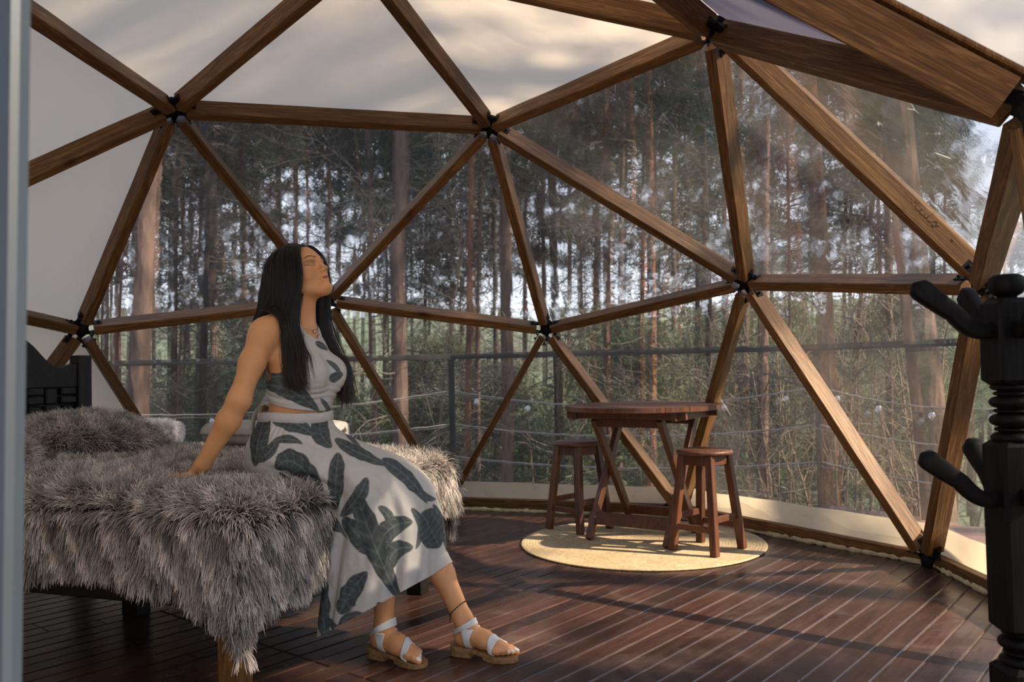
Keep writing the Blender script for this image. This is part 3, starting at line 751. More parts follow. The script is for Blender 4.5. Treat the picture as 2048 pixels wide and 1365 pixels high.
RT = [(-7.5, -6), (-10, -1.5), (-9, 3.5), (-3, -8.5), (0.5, -11.5), (7.5, -8.5), (8.5, -6), (-6, -9), (-12, 5), (2.5, -13.5), (6, -12), (-1, -12), (9.5, -10), (-11, -8), (12.5, 7.5), (9, 8.5)]  # unseen ring of trees, added to hold back sky light
for i, (x, y) in enumerate(RT):
    g = gh(x, y); o = empty('pine_tree', (x, y, g)); tag(o, f'{ORD[i % 13]} pine of the {"inner" if i < 13 else "outer"} ring round the dome, outside the frame', 'tree', 'pines around the dome')
    link('trunk', trunk_mesh(12, .15, .08, 300 + i, M['bark']), o)
    for q, zc in enumerate((1.2, 5.5)):
        if q == 0 and x > 9 and y > 0: continue
        c = link('foliage', CR_D[(i + q) % 3], o, (0, 0, zc - g), (0, 0, i)); c['kind'] = 'stuff'
# shrubs down the slope
SHR = []; SPL = []
for i in range(40):
    x = 180 + (i + r.random()) * 1850 / 40; z = r.uniform(14, 28); P = at(x, 900, z)
    px_l = 1000 < x < 1230 or 640 < x < 760
    k = SH_G if r.random() < (.85 if px_l else .5) else SH_D
    g = gh(P[0], P[1]); hgt = r.uniform(-3.2, -1.2) if z < 18 else r.uniform(-3.5, -0.5)
    s = r.uniform(1.0, 1.9)
    o = empty('shrub', (P[0], P[1], g)); tag(o, 'leafy shrub on the slope below the deck rail', 'shrub', 'shrubs on the slope')
    c = link('foliage', r.choice(k), o, (0, 0, max(0, hgt - g)), (0, 0, r.uniform(0, 6))); c.scale = (s, s, s * .9); c['kind'] = 'stuff'
    MB().tube([(0, 0, -.2), (.05, 0, max(.2, hgt - g) + s * 1.2)], [.05, .02], 5).build('stem', M['bark_dark'], o); SHR.append((o, x))
relabel(SHR, 'leafy shrub down the slope')
# dry sunlit saplings at the right
def sapling_mesh(seed):
    rr = np.random.default_rng(seed); m = MB()
    for s in range(3):
        p = A([rr.normal(0, .12), rr.normal(0, .12), 0]); d = A([rr.normal(0, .06), rr.normal(0, .06), 1.]); pts = [p]
        for k in range(8): d = d + rr.normal(0, .06, 3); d /= np.linalg.norm(d); pts.append(pts[-1] + d * .62)
        m.tube(pts, np.linspace(.022, .006, 9), 5, False)
        for k in range(2, 9):
            for _ in range(3):
                e2 = rr.normal(0, .7, 3); e2[2] = abs(e2[2]) + .4; e2 /= np.linalg.norm(e2); l = rr.uniform(.2, .6)
                p1 = pts[k] + e2 * l; p2 = p1 + (e2 + rr.normal(0, .4, 3)) * l * .6
                m.tube([pts[k], p1, p2], [.008, .005, .002], 3, False)
    return m.mesh('stem', M['sapling'])
SAP = [sapling_mesh(s) for s in range(4)]
for i in range(19):
    x = (1480 + r.random() * 460) if i < 13 else (1180 + r.random() * 300) if i < 17 else 640 + r.random() * 460; z = r.uniform(8.5, 15); P = at(x, 900, z)
    g = max(gh(P[0], P[1]), -2.6)
    o = link('dry_sapling', SAP[i % 4], None, (P[0], P[1], g - .1), (0, 0, r.uniform(0, 6))); s = r.uniform(.7, 1.1); o.scale = (s, s, s)
    tag(o, 'thin bare sapling with dry twigs below the deck rail', 'sapling', 'dry saplings beyond the deck'); SPL.append((o, x))
relabel(SPL, 'thin bare dry sapling')

# ------------------------------------------------------------------ rug, table, stools
def m_rug():
    t = NT('braided_jute'); v = t.n('ShaderNodeTexCoord').outputs['Object']
    ln = t.n('ShaderNodeVectorMath', operation='LENGTH', ins={0: v}).outputs['Value']
    wv = t.math('SINE', t.math('MULTIPLY', ln, 2 * math.pi / 0.016)); n = t.noise(v, 60, 4, 0.6); n2 = t.noise(v, 4, 4, .6)
    c = t.ramp(n, [(0.3, (0.42, 0.30, 0.17)), (0.7, (0.66, 0.52, 0.33))])
    c = t.mix(0.14, c, t.ramp(wv, [(0.0, (0.5, 0.45, 0.4)), (0.6, (1.1, 1.1, 1.1))]), 'MULTIPLY')
    c = t.mix(0.5, c, t.ramp(n2, [(0.35, (0.75, 0.7, 0.62)), (0.65, (1.05, 1.05, 1.05))]), 'MULTIPLY')
    return t.done(t.pbsdf(c, 0.85, t.bump(t.math('ADD', t.math('MULTIPLY', wv, .3), n), 0.4, 0.003), 0.15))
M['rug'] = m_rug()
RC = A([0.705, 1.735]); RR_ = 0.665
prof = [(RR_ - .004, 0.0)] + [(RR_ + .001, .004)]
m = MB()
rows = [(0.0005, .0095)]
for k in range(1, 42):
    r0 = RR_ * k / 42.0; rows += [(r0 - .004, .0088), (r0, .0084)]
rows += [(RR_ - .003, .0088), (RR_, .005), (RR_ - .004, 0.0008)]
m.lathe(rows[::-1], n=96)
rug = m.build('round_rug', M['rug'], None, (RC[0], RC[1], 0.0005)); tag(rug, 'round pale jute rug lying on the planks under the folding table', 'rug')

def tilt_leg(m, a, b, w, d, up): m.bar(a, b, w, d, up, 0.004)
table = empty('folding_table', (0.70, 1.86, 0.009)); tag(table, 'round dark red wooden folding table with crossed legs, standing on the jute rug', 'table')
tl = A([0.70, 1.86, 0.009])
# round slatted top
TOPZ, TR = 0.745, 0.435; slats = 8; sw = 2 * TR / slats
ta = math.radians(-14); TX = A([math.cos(ta), math.sin(ta)]); TY = A([-math.sin(ta), math.cos(ta)])
for k in range(slats):
    y0 = -TR + k * sw + .0012; y1 = y0 + sw - .0024; P = []
    for i in range(13):
        y = y0 + (y1 - y0) * i / 12; P.append((math.sqrt(max(0, TR * TR - y * y)) + .001, y))
    P = P + [(-x, y) for x, y in P[::-1]]
    MR = A([[TX[0], TY[0], 0], [TX[1], TY[1], 0], [0, 0, 1]])
    MB().prism(P, TOPZ - .026, TOPZ, MR).build('tabletop_slat', M['furn'], table, (0, 0, 0))
def W2(u, v, z): return A([TX[0] * u + TY[0] * v, TX[1] * u + TY[1] * v, z])
for v in (-.22, .22): MB().bar(W2(-.36, v, TOPZ - .048), W2(.36, v, TOPZ - .048), .024, .044, (0, 0, 1), .003).build('top_batten', M['furn'], table)
for u in (-.30, .30): MB().bar(W2(u, -.26, TOPZ - .050), W2(u, .26, TOPZ - .050), .03, .05, (0, 0, 1), .003).build('top_batten', M['furn'], table)
# two crossed frames: P has its feet at the front, Q at the back
for s in (-1, 1):
    uo = .232 * s
    MB().bar(W2(uo, -.235, 0.004), W2(uo, .20, TOPZ - .07), .032, .050, (TY[0], TY[1], .6), .003).build('leg', M['furn'], table)
    uo = .198 * s
    MB().bar(W2(uo, .255, 0.004), W2(uo, -.20, TOPZ - .07), .032, .050, (TY[0], TY[1], -.6), .003).build('leg', M['furn'], table)
MB().bar(W2(-.26, -.175, .115), W2(.26, -.175, .115), .018, .07, (0, .4, 1), .003).build('foot_rail', M['furn'], table)
MB().bar(W2(-.22, .195, .115), W2(.22, .195, .115), .018, .06, (0, -.4, 1), .003).build('foot_rail', M['furn'], table)
MB().bar(W2(-.24, .185, TOPZ - .095), W2(.24, .185, TOPZ - .095), .022, .045, (0, 0, 1), .003).build('hinge_bar', M['furn'], table)
MB().bar(W2(-.21, -.185, TOPZ - .095), W2(.21, -.185, TOPZ - .095), .022, .045, (0, 0, 1), .003).build('hinge_bar', M['furn'], table)

def stool(loc, rz, label):
    o = empty('bar_stool', loc, (0, 0, rz)); tag(o, label, 'stool', 'wooden stools at the folding table')
    H = 0.52; r = 0.145
    MB().lathe([(0.03, H - .022), (r - .004, H - .022), (r, H - .018), (r, H - .006), (r - .006, H), (0.02, H)], n=40).build('seat', M['furn'], o)
    for i in (-1, 1):
        for j in (-1, 1):
            MB().bar((i * .128, j * .128, 0), (i * .082, j * .082, H - .024), .040, .036, (i, j, .2) if False else (0, j, 0.01), .003).build('leg', M['furn'], o)
    for i in (-1, 1):
        MB().bar((-.082, i * .084, H - .052), (.082, i * .084, H - .052), .018, .05, (0, 0, 1), .002).build('apron', M['furn'], o)
        MB().bar((i * .084, -.082, H - .052), (i * .084, .082, H - .052), .018, .05, (0, 0, 1), .002).build('apron', M['furn'], o)
        MB().bar((-.108, i * .117, .125), (.108, i * .117, .125), .018, .032, (0, 0, 1), .002).build('stretcher', M['furn'], o)
        MB().bar((i * .113, -.10, .175), (i * .113, .10, .175), .018, .032, (0, 0, 1), .002).build('stretcher', M['furn'], o)
    return o
stool((1.075, 1.615, .0095), math.radians(-26), 'wooden stool at the right of the folding table, in front of its legs')
stool((0.275, 2.005, .0095), math.radians(-28), 'wooden stool at the left of the folding table, half behind its legs')

# ------------------------------------------------------------------ bed
BX0, BX1, BY0, BY1 = -1.93, 0.02, -0.82, 0.50
bed = empty('bed', ((BX0 + BX1) / 2, (BY0 + BY1) / 2, 0)); tag(bed, 'dark wooden double bed with a scrolled headboard of carved blocks', 'bed')
bl_ = A([(BX0 + BX1) / 2, (BY0 + BY1) / 2, 0])
def rel(*p): return A(p) - bl_
hb = empty('headboard', tuple(rel(BX0 - .03, (BY0 + BY1) / 2, 0)), (0, 0, 0), bed)
hl = A([BX0 - .03, (BY0 + BY1) / 2, 0]); hw = (BY1 - BY0) / 2 + .0
for s in (-1, 1):
    MB().box((0, s * (hw - .035), .545), (.07, .085, 1.09), None, .006).build('post', M['bed_wood'], hb)
# scrolled top board: polygon in y,z extruded along x
P = []
for i in range(41):
    y = -hw + .078 + (2 * hw - .156) * i / 40; q = abs(y) / (hw - .078)
    z = 1.17 - .0 if q < .42 else 1.17 - .145 * (0.5 - 0.5 * math.cos(min(1, (q - .42) / .40) * math.pi)) + (.025 * max(0, (q - .82) / .18) ** 1.5)
    P.append((y, z))
P = P + [(hw - .078, .93), (-hw + .078, .93)]
MB().prism(P[::-1], -.022, .022, A([[0, 0, 1], [1, 0, 0], [0, 1, 0]])).build('top_board', M['bed_wood'], hb)
MB().box((-.012, 0, .70), (.02, 2 * hw - .15, .48), None, .002).build('back_panel', M['bed_wood'], hb)
# woven pattern of raised blocks
bw = (2 * hw - .165) / 12
for r_ in range(5):
    for c_ in range(12):
        y = -hw + .083 + (c_ + .5) * bw; z = .885 - r_ * .088
        if (r_ + c_) % 2:
            for dz in (-.022, .022): MB().box((.010, y, z + dz), (.032, bw - .006, .036), None, .006).build('carved_block', M['bed_wood'], hb)
        else: MB().box((.004, y, z), (.026, bw - .03, .082), None, .006).build('carved_block', M['bed_wood'], hb)
for s, y in ((-1, BY0), (1, BY1)):
    MB().box(rel((BX0 + BX1) / 2, y - s * .018, .345), (BX1 - BX0 - .06, .036, .15), None, .004).build('side_rail', M['bed_wood'], bed)
MB().box(rel(BX1 - .02, (BY0 + BY1) / 2, .345), (.036, BY1 - BY0 - .05, .15), None, .004).build('foot_board', M['bed_wood'], bed)
m = MB()
for s in range(9): MB().box(rel(BX0 + .15 + s * .215, (BY0 + BY1) / 2, .405), (.09, BY1 - BY0 - .08, .018)).build('slat', M['bed_wood'], bed)
for x, y in ((BX1 - .045, BY0 + .045), (BX1 - .045, BY1 - .045)):
    MB().box(rel(x, y, .20), (.075, .075, .40), None, .005).build('leg', M['strut'] if y < 0 else M['bed_wood'], bed)
MB().box(rel(-1.0, (BY0 + BY1) / 2, .16), (.09, .07, .32), None, .005).build('leg', M['bed_wood'], bed)
MB().box(rel(-1.0, (BY0 + BY1) / 2, .34), (.07, BY1 - BY0 - .08, .05), None, .004).build('cross_bar', M['bed_wood'], bed)
mat_ = MB().box((0, 0, 0), (BX1 - BX0 - .04, BY1 - BY0 - .02, .165), None, .03).build('mattress', M['mattress'], None, ((BX0 + BX1) / 2, (BY0 + BY1) / 2, .4975)); tag(mat_, 'thick mattress on the bed hidden under the shaggy throw', 'mattress')

# pillows under the throw; their shape also lifts it
def bump_h(x, y):
    h = 0.0
    for cx, cy, rx, ry, hh in ((-1.63, 0.14, .40, .40, .195), (-1.66, -0.42, .30, .32, .135)):
        q = ((x - cx) / rx) ** 2 + ((y - cy) / ry) ** 2
        if q < 1.0: h = max(h, hh * (1 - q) ** .6)
    return h
def pillow(name, loc, rx, ry, h, mat, label, rz=0.0):
    V = []; n = 22
    for sg in (1, -1):
        for i in range(n + 1):
            for j in range(n + 1):
                u, v = 2 * i / n - 1, 2 * j / n - 1; e_ = max(0, (1 - u ** 4) * (1 - v ** 4)) ** .55
                k = 1 - .08 * (1 - abs(u) ** 3) * v * v; k2 = 1 - .08 * (1 - abs(v) ** 3) * u * u
                V.append((u * rx * k2, v * ry * k, h / 2 * (1 + sg * e_ * (1 + .05 * noise.noise(Vector((u * 3, v * 3, sg))))) ))
    F = [(i * (n + 1) + j, (i + 1) * (n + 1) + j, (i + 1) * (n + 1) + j + 1, i * (n + 1) + j + 1) for i in range(n) for j in range(n)]
    N = (n + 1) ** 2; F += [tuple(N + q for q in f[::-1]) for f in F]
    o = link(name, mesh_of(name, V, F, mat, True), None, loc, (0, 0, rz)); tag(o, label, 'pillow'); return o
pillow('pillow', (-1.60, 0.10, .582), .25, .31, .115, M['mattress'], 'plump pillow bulging under the shaggy throw at the headboard')
pillow('pillow', (-1.62, -0.45, .582), .22, .26, .09, M['mattress'], 'flatter pillow under the throw at the near side of the headboard')

# rolled grey blanket behind the woman
def roll(name, a, b, r, mat, label):
    o = empty(name, tuple(a)); tag(o, label, 'blanket')
    a = A(a); b = A(b); ax = (b - a); L = np.linalg.norm(ax); ax /= L; sd = np.cross(ax, (0, 0, 1)); V = []; F = []
    n = 90; m2 = 24
    for i in range(m2 + 1):
        t = i / m2
        for k in range(n):
            q = k / (n - 1) * 2 * math.pi * 2.3; rr = r * (1.0 - .62 * k / (n - 1))
            e2 = 1 - .25 * (abs(2 * t - 1) ** 8); w = 1 + .05 * noise.noise(Vector((t * 5, math.cos(q) * 1.5, math.sin(q) * 1.5)))
            p = ax * L * t + (sd * math.cos(q) * 1.25 + A([0, 0, 1.]) * math.sin(q) * .8) * rr * e2 * w
            V.append(p)
    F = [(i * n + k, i * n + k + 1, (i + 1) * n + k + 1, (i + 1) * n + k) for i in range(m2) for k in range(n - 1)]
    ob = link('rolled_fleece', mesh_of(name, V, F, mat, True), o)
    md = ob.modifiers.new('thick', 'SOLIDIFY'); md.thickness = .016; md.offset = -1
    return o
roll('rolled_blanket', (-0.98, 0.27, .704), (-0.335, 0.37, .704), .062, M['fleece'], 'rolled grey fleece blanket lying across the bed behind the woman')

# ------------------------------------------------------------------ coat rack
rk0 = A([2.068, -0.756, 0.0]); rack = empty('coat_rack', tuple(rk0)); tag(rack, 'carved black wooden coat rack with curved arms, at the right edge in front', 'coat rack')
rz = math.atan2(CR[1], CR[0]); RX = A([math.cos(rz), math.sin(rz), 0]); RY = A([-math.sin(rz), math.cos(rz), 0])
RM = np.column_stack([RX, RY, A([0, 0, 1.])])
def sq(m, z0, z1, h0, h1, ch=.010, steps=None):
    """square block with chamfered edges and rounded ends"""
    P = []; zs = [(z0, h0 - .012), (z0 + .012, h0), (z1 - .012, h1), (z1, h1 - .012)]
    V = []; F = []
    for z, h in zs:
        V += [(-h + ch, -h, z), (h - ch, -h, z), (h, -h + ch, z), (h, h - ch, z), (h - ch, h, z), (-h + ch, h, z), (-h, h - ch, z), (-h, -h + ch, z)]
    for i in range(3): F += [(i * 8 + k, i * 8 + (k + 1) % 8, (i + 1) * 8 + (k + 1) % 8, (i + 1) * 8 + k) for k in range(8)]
    F += [tuple(range(8))[::-1], tuple(range(24, 32))]
    m.add(A(V) @ RM.T, F)
BW = M['black_wood']
m = MB(); m.lathe([(.018, 1.105), (.020, 1.116), (.030, 1.122), (.036, 1.130), (.037, 1.148), (.034, 1.159), (.026, 1.165), (.01, 1.167)], n=36); m.build('finial', BW, rack)
m = MB(); sq(m, .918, 1.112, .045, .043, .007); m.build('upper_block', BW, rack)
def beads(z0, z1, specs):
    prof = [(.028, z0)]
    n = sum(s[0] for s in specs); z = z0
    for ln, rad, kind in specs:
        dz = (z1 - z0) * ln / n
        for i in range(9):
            t = i / 8
            rr = .026 + (rad - .026) * math.sin(math.pi * t) ** (.5 if kind == 'b' else 1.5)
            prof.append((rr, z + dz * t))
        z += dz
    prof.append((.028, z1)); return prof
MB().lathe(beads(.788, .922, [(1.2, .044, 'b'), (.5, .036, 'b'), (1.4, .046, 'b'), (.5, .037, 'b'), (1.3, .045, 'b'), (.5, .036, 'b'), (.8, .042, 'b')]), n=36).build('turned_neck', BW, rack)
m = MB(); sq(m, .372, .795, .047, .047, .007); m.build('lower_block', BW, rack)
MB().lathe(beads(.296, .378, [(1, .044, 'b'), (.5, .036, 'b'), (1.2, .046, 'b'), (.6, .038, 'b')]), n=36).build('turned_foot', BW, rack)
m = MB(); sq(m, .10, .302, .050, .050); m.build('base_block', BW, rack)
def arm(dirv, z0, sx, sz, label=None, wd=.018):
    # curved paddle arm: grows from the block, swoops out and up, widens towards a rounded tip
    d = A(dirv); sdv = np.cross(d, (0, 0, 1)); m2 = MB(); V = []; F = []; n = 18; k = 12
    for i in range(n + 1):
        t = i / n; x = .035 + sx * t; z = z0 - .015 * math.sin(math.pi * min(1, t * 2)) + sz * t ** 1.5
        dx = sx; dzz = -.015 * math.pi * 2 * math.cos(math.pi * min(1, t * 2)) * (t < .5) + 1.5 * sz * t ** .5
        tv = d * dx + A([0, 0, dzz]); tv /= np.linalg.norm(tv); nv = np.cross(sdv, tv)
        hh = (.018 - .003 * math.sin(math.pi * t) + .008 * t) * (math.sqrt(max(0.02, 1 - ((t - .88) / .12) ** 2)) if t > .88 else 1)
        ww = wd * (1 if t < .9 else math.sqrt(max(.05, 1 - ((t - .9) / .1) ** 2)))
        for j in range(k):
            q = 2 * math.pi * j / k; c, s = math.cos(q), math.sin(q)
            c = math.copysign(abs(c) ** .4, c); s = math.copysign(abs(s) ** .4, s)
            V.append(d * x + A([0, 0, z]) + sdv * c * ww + nv * s * hh)
    F = [(i * k + j, i * k + (j + 1) % k, (i + 1) * k + (j + 1) % k, (i + 1) * k + j) for i in range(n) for j in range(k)] + [tuple(range(k))[::-1], tuple(n * k + j for j in range(k))]
    me = mesh_of('arm', V, F, BW, True); me.validate(); bm = bmesh.new(); bm.from_mesh(me); bmesh.ops.recalc_face_normals(bm, faces=bm.faces); bm.to_mesh(me); bm.free()
    return link('arm', me, rack)
arm(-RX, 1.045, .175, .105); arm(RX, 1.035, .155, .115); arm(RY, 1.045, .15, .10); arm(-RY, 1.045, .15, .10)
arm(-RX * .98 + RY * .05, .670, .170, .098); arm(RX, .670, .155, .09); arm(RY, .68, .15, .10); arm(-RY, .68, .15, .10)
for d in (RX + RY, RX - RY, -RX + RY, -RX - RY):
    d = d / np.linalg.norm(d); m = MB(); sd = np.cross(d, (0, 0, 1)); V = []; n = 14
    for i in range(n + 1):
        t = i / n; x = .03 + .22 * t; z = .215 * (1 - t) ** 1.3 + .02 + .02 * math.sin(math.pi * t); h = .035 - .014 * t
        for a_, b_ in ((-1, -1), (1, -1), (1, 1), (-1, 1)): V.append(d * x + sd * a_ * .018 + A([0, 0, z + b_ * h * .5 if i < n else max(.001, .02 + b_ * .019)]))
    F = [(i * 4 + j, i * 4 + (j + 1) % 4, (i + 1) * 4 + (j + 1) % 4, (i + 1) * 4 + j) for i in range(n) for j in range(4)] + [(0, 3, 2, 1), (n * 4, n * 4 + 1, n * 4 + 2, n * 4 + 3)]
    link('foot', mesh_of('foot', V, F, BW), rack)

# ------------------------------------------------------------------ bulb hanging at the hub behind the face
lb = at(660, 643, 5.30); o = empty('light_bulb', tuple(lb)); tag(o, 'white opal light bulb in a black socket hanging from the hub beside the face', 'light bulb')
MB().lathe([(.008, -.075), (.022, -.070), (.031, -.055), (.033, -.040), (.028, -.020), (.019, .000), (.016, .012)], n=24).build('globe', M['bulb'], o)
MB().lathe([(.014, .005), (.019, .010), (.019, .050), (.010, .056)], n=20).build('socket', M['socket'], o)
MB().tube([(0, 0, .05), (.004, 0, .09), (0, .01, .13)], .004, 8).build('cable', M['socket'], o)
# worn handwriting in dark pencil on the strut between the two right hubs
so = STR[('U1', 'V1')]; smw = so.matrix_basis.copy(); L_ = (ND['V1'] - ND['U1']); Ls = float(np.linalg.norm(L_))
inv = Matrix.Translation(Vector(CEN)) @ smw; inv = inv.inverted()
def on_strut(x, y):
    o0 = inv @ Vector(CAM); d = ray(x, y); d0 = inv.to_3x3() @ Vector(d); w, dd = .060, .092; best = None
    for ax, lim in ((0, w / 2), (0, -w / 2), (1, dd / 2), (1, -dd / 2)):
        if abs(d0[ax]) < 1e-9: continue
        t = (lim - o0[ax]) / d0[ax]; q = o0 + d0 * t; oth = 1 - ax; l2 = (w, dd)[oth] / 2 + .002
        if t > 0 and abs(q[oth]) < l2 and (best is None or t < best[0]): best = (t, q, ax, math.copysign(1, lim))
    return best
STROKES = [[(1813, 378), (1818, 374), (1814, 386), (1822, 378), (1818, 390), (1828, 380)], [(1823, 392), (1826, 388), (1829, 391), (1826, 396), (1832, 398), (1836, 393), (1838, 398), (1834, 404), (1840, 402), (1843, 396)],
           [(1835, 403), (1838, 410), (1845, 414), (1851, 411)], [(1843, 414), (1848, 410), (1850, 412)], [(1844, 416), (1850, 422), (1856, 418), (1853, 426), (1858, 428), (1862, 422)], [(1858, 430), (1864, 424), (1872, 418)], [(1860, 432), (1866, 436), (1874, 434), (1880, 436), (1876, 442), (1884, 444)], [(1868, 440), (1873, 446), (1880, 442)], [(1907, 470), (1912, 474), (1906, 476)]]
mk = MB()
for st_ in STROKES:
    pts = []
    for x, y in st_:
        b = on_strut(x - 5, y + 9)
        if b: q = b[1].copy(); q[b[2]] += .0002 * b[3]; pts.append(tuple(q))
    if len(pts) > 1: mk.tube(pts, .0009, 4, False)
M['pencil'] = simple('dark_pencil', (.035, .016, .008), .8)
if mk.v: o = mk.build('handwriting', M['pencil'], so)

# ------------------------------------------------------------------ shaggy throw
TOP = 0.588
FX0, FX1, FY0, FY1 = BX0 + .06, BX1 + .02, BY0 - .03, BY1 + .03
def throw_pt(s, t):
    """flat cloth coordinates (s along x, t along y) folded over the mattress edges"""
    ex = min(max(s, FX0), FX1); ey = min(max(t, FY0), FY1)
    dx, dy = s - ex, t - ey; d = math.hypot(dx, dy)
    if d < 1e-6:
        rim = min(FX1 - s, t - FY0, FY1 - t); rd = 0.0
        if rim < .05: rd = -.018 * (1 - rim / .05) ** 2
        z = TOP + rd + bump_h(s, t) + .010 * noise.noise(Vector((s * 3, t * 3, 1)))
        # gentle sag where the woman sits and where her hand rests
        z -= .015 * math.exp(-(((s + .12) / .22) ** 2 + ((t + .30) / .22) ** 2))
        return A([s, t, z])
    ox, oy = dx / d, dy / d
    per = s * abs(oy) + t * abs(ox) + (1.4 * math.atan2(-dy, dx) if abs(dx) > 1e-6 and abs(dy) > 1e-6 else 0)
    fold = math.sin(per * 15) * .5 + math.sin(per * 27 + 1.3) * .5
    w = min(1, d / .25); out = .028 * min(1, d / .04) + w * (.012 + .022 * fold)
    if ox > .5: out += .01
    r0 = .03; 
    if d < r0 * 1.57: a = d / r0; hz = r0 * (1 - math.cos(a)); hx = r0 * math.sin(a) * .8
    else: hz = r0 + (d - r0 * 1.57); hx = r0 * .8
    return A([ex + ox * (hx + out), ey + oy * (hx + out), TOP - .018 - hz])
def lim_s(t): return .37 + .03 * math.sin(t * 9)
def drop_near(s):
    q = min(1, max(0, (s + .45) / .45)); return .185 + .085 * q * q * (3 - 2 * q) + .018 * math.sin(s * 7) + .02 * noise.noise(Vector((s * 5, 0, 0)))
def drop_foot(t):
    q = min(1, max(0, (t - FY0 + .2) / 1.2)); return .305 - .11 * q
def throw_grid(ns, nt):
    S = np.linspace(FX0 - .0, FX1 + .34, ns); T_ = np.linspace(FY0 - .27, FY1 + .25, nt); G = np.zeros((ns, nt, 3))
    for i, s in enumerate(S):
        for j, t in enumerate(T_):
            ss, tt = s, t
            if s > FX1: ss = FX1 + (s - FX1) / .34 * drop_foot(t)
            if t < FY0: tt = FY0 + (t - FY0) / .27 * drop_near(ss)
            G[i, j] = throw_pt(ss, tt)
    return G
thr = empty('shaggy_throw', (-.9, -.15, TOP)); tag(thr, 'long pile grey brown shaggy throw draped over the bed', 'throw')
tl0 = A([-.9, -.15, TOP]); G = throw_grid(150, 130)
ns, nt = G.shape[:2]
V = (G - tl0).reshape(-1, 3); F = [(i * nt + j, (i + 1) * nt + j, (i + 1) * nt + j + 1, i * nt + j + 1) for i in range(ns - 1) for j in range(nt - 1)]
M['fur_base'] = simple('throw_backing', (0.060, 0.048, 0.042), 0.95)
link('backing', mesh_of('backing', V, F, M['fur_base'], True), thr)
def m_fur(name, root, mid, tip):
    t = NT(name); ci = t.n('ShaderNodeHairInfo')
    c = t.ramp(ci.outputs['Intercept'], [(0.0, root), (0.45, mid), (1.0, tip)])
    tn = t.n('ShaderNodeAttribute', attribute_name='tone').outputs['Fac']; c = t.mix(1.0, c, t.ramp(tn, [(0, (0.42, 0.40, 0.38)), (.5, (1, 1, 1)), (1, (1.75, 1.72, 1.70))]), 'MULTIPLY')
    c = t.mix(1.0, c, t.ramp(ci.outputs['Random'], [(0, (0.6, 0.6, 0.6)), (1, (1.3, 1.27, 1.24))]), 'MULTIPLY')
    d = t.n('ShaderNodeBsdfDiffuse', ins={'Color': c}).outputs[0]; tr = t.n('ShaderNodeBsdfTranslucent', ins={'Color': c}).outputs[0]
    g = t.n('ShaderNodeBsdfGlossy', ins={'Color': (.8, .78, .75, 1), 'Roughness': .5}).outputs[0]
    a = t.n('ShaderNodeMixShader', ins={0: .3, 1: d, 2: tr}).outputs[0]
    return t.done(t.n('ShaderNodeMixShader', ins={0: .04, 1: a, 2: g}).outputs[0])
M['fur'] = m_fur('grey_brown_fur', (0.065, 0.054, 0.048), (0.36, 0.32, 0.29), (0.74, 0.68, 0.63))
M['fur_white'] = m_fur('white_fur', (0.7, 0.68, 0.65), (0.85, 0.83, 0.8), (0.93, 0.92, 0.9))
def curves_obj(name, P, rad, mat, parent, origin):
    """P: (n, k, 3) world points, rad (k,) or (n,k)"""
    n, k = P.shape[:2]; hc = bpy.data.hair_curves.new(name); hc.add_curves([k] * n)
    hc.attributes['position'].data.foreach_set('vector', (P - origin).astype(np.float32).ravel())
    ra = hc.attributes.get('radius') or hc.attributes.new('radius', 'FLOAT', 'POINT')
    ra.data.foreach_set('value', np.ascontiguousarray(np.broadcast_to(rad, (n, k)), dtype=np.float32).ravel())
    hc.materials.append(mat); o = bpy.data.objects.new(name, hc); COL.objects.link(o)
    if parent: o.parent = parent
    return o
def tone_attr(o, v):
    a = o.data.attributes.new('tone', 'FLOAT', 'CURVE'); a.data.foreach_set('value', np.asarray(v, np.float32))
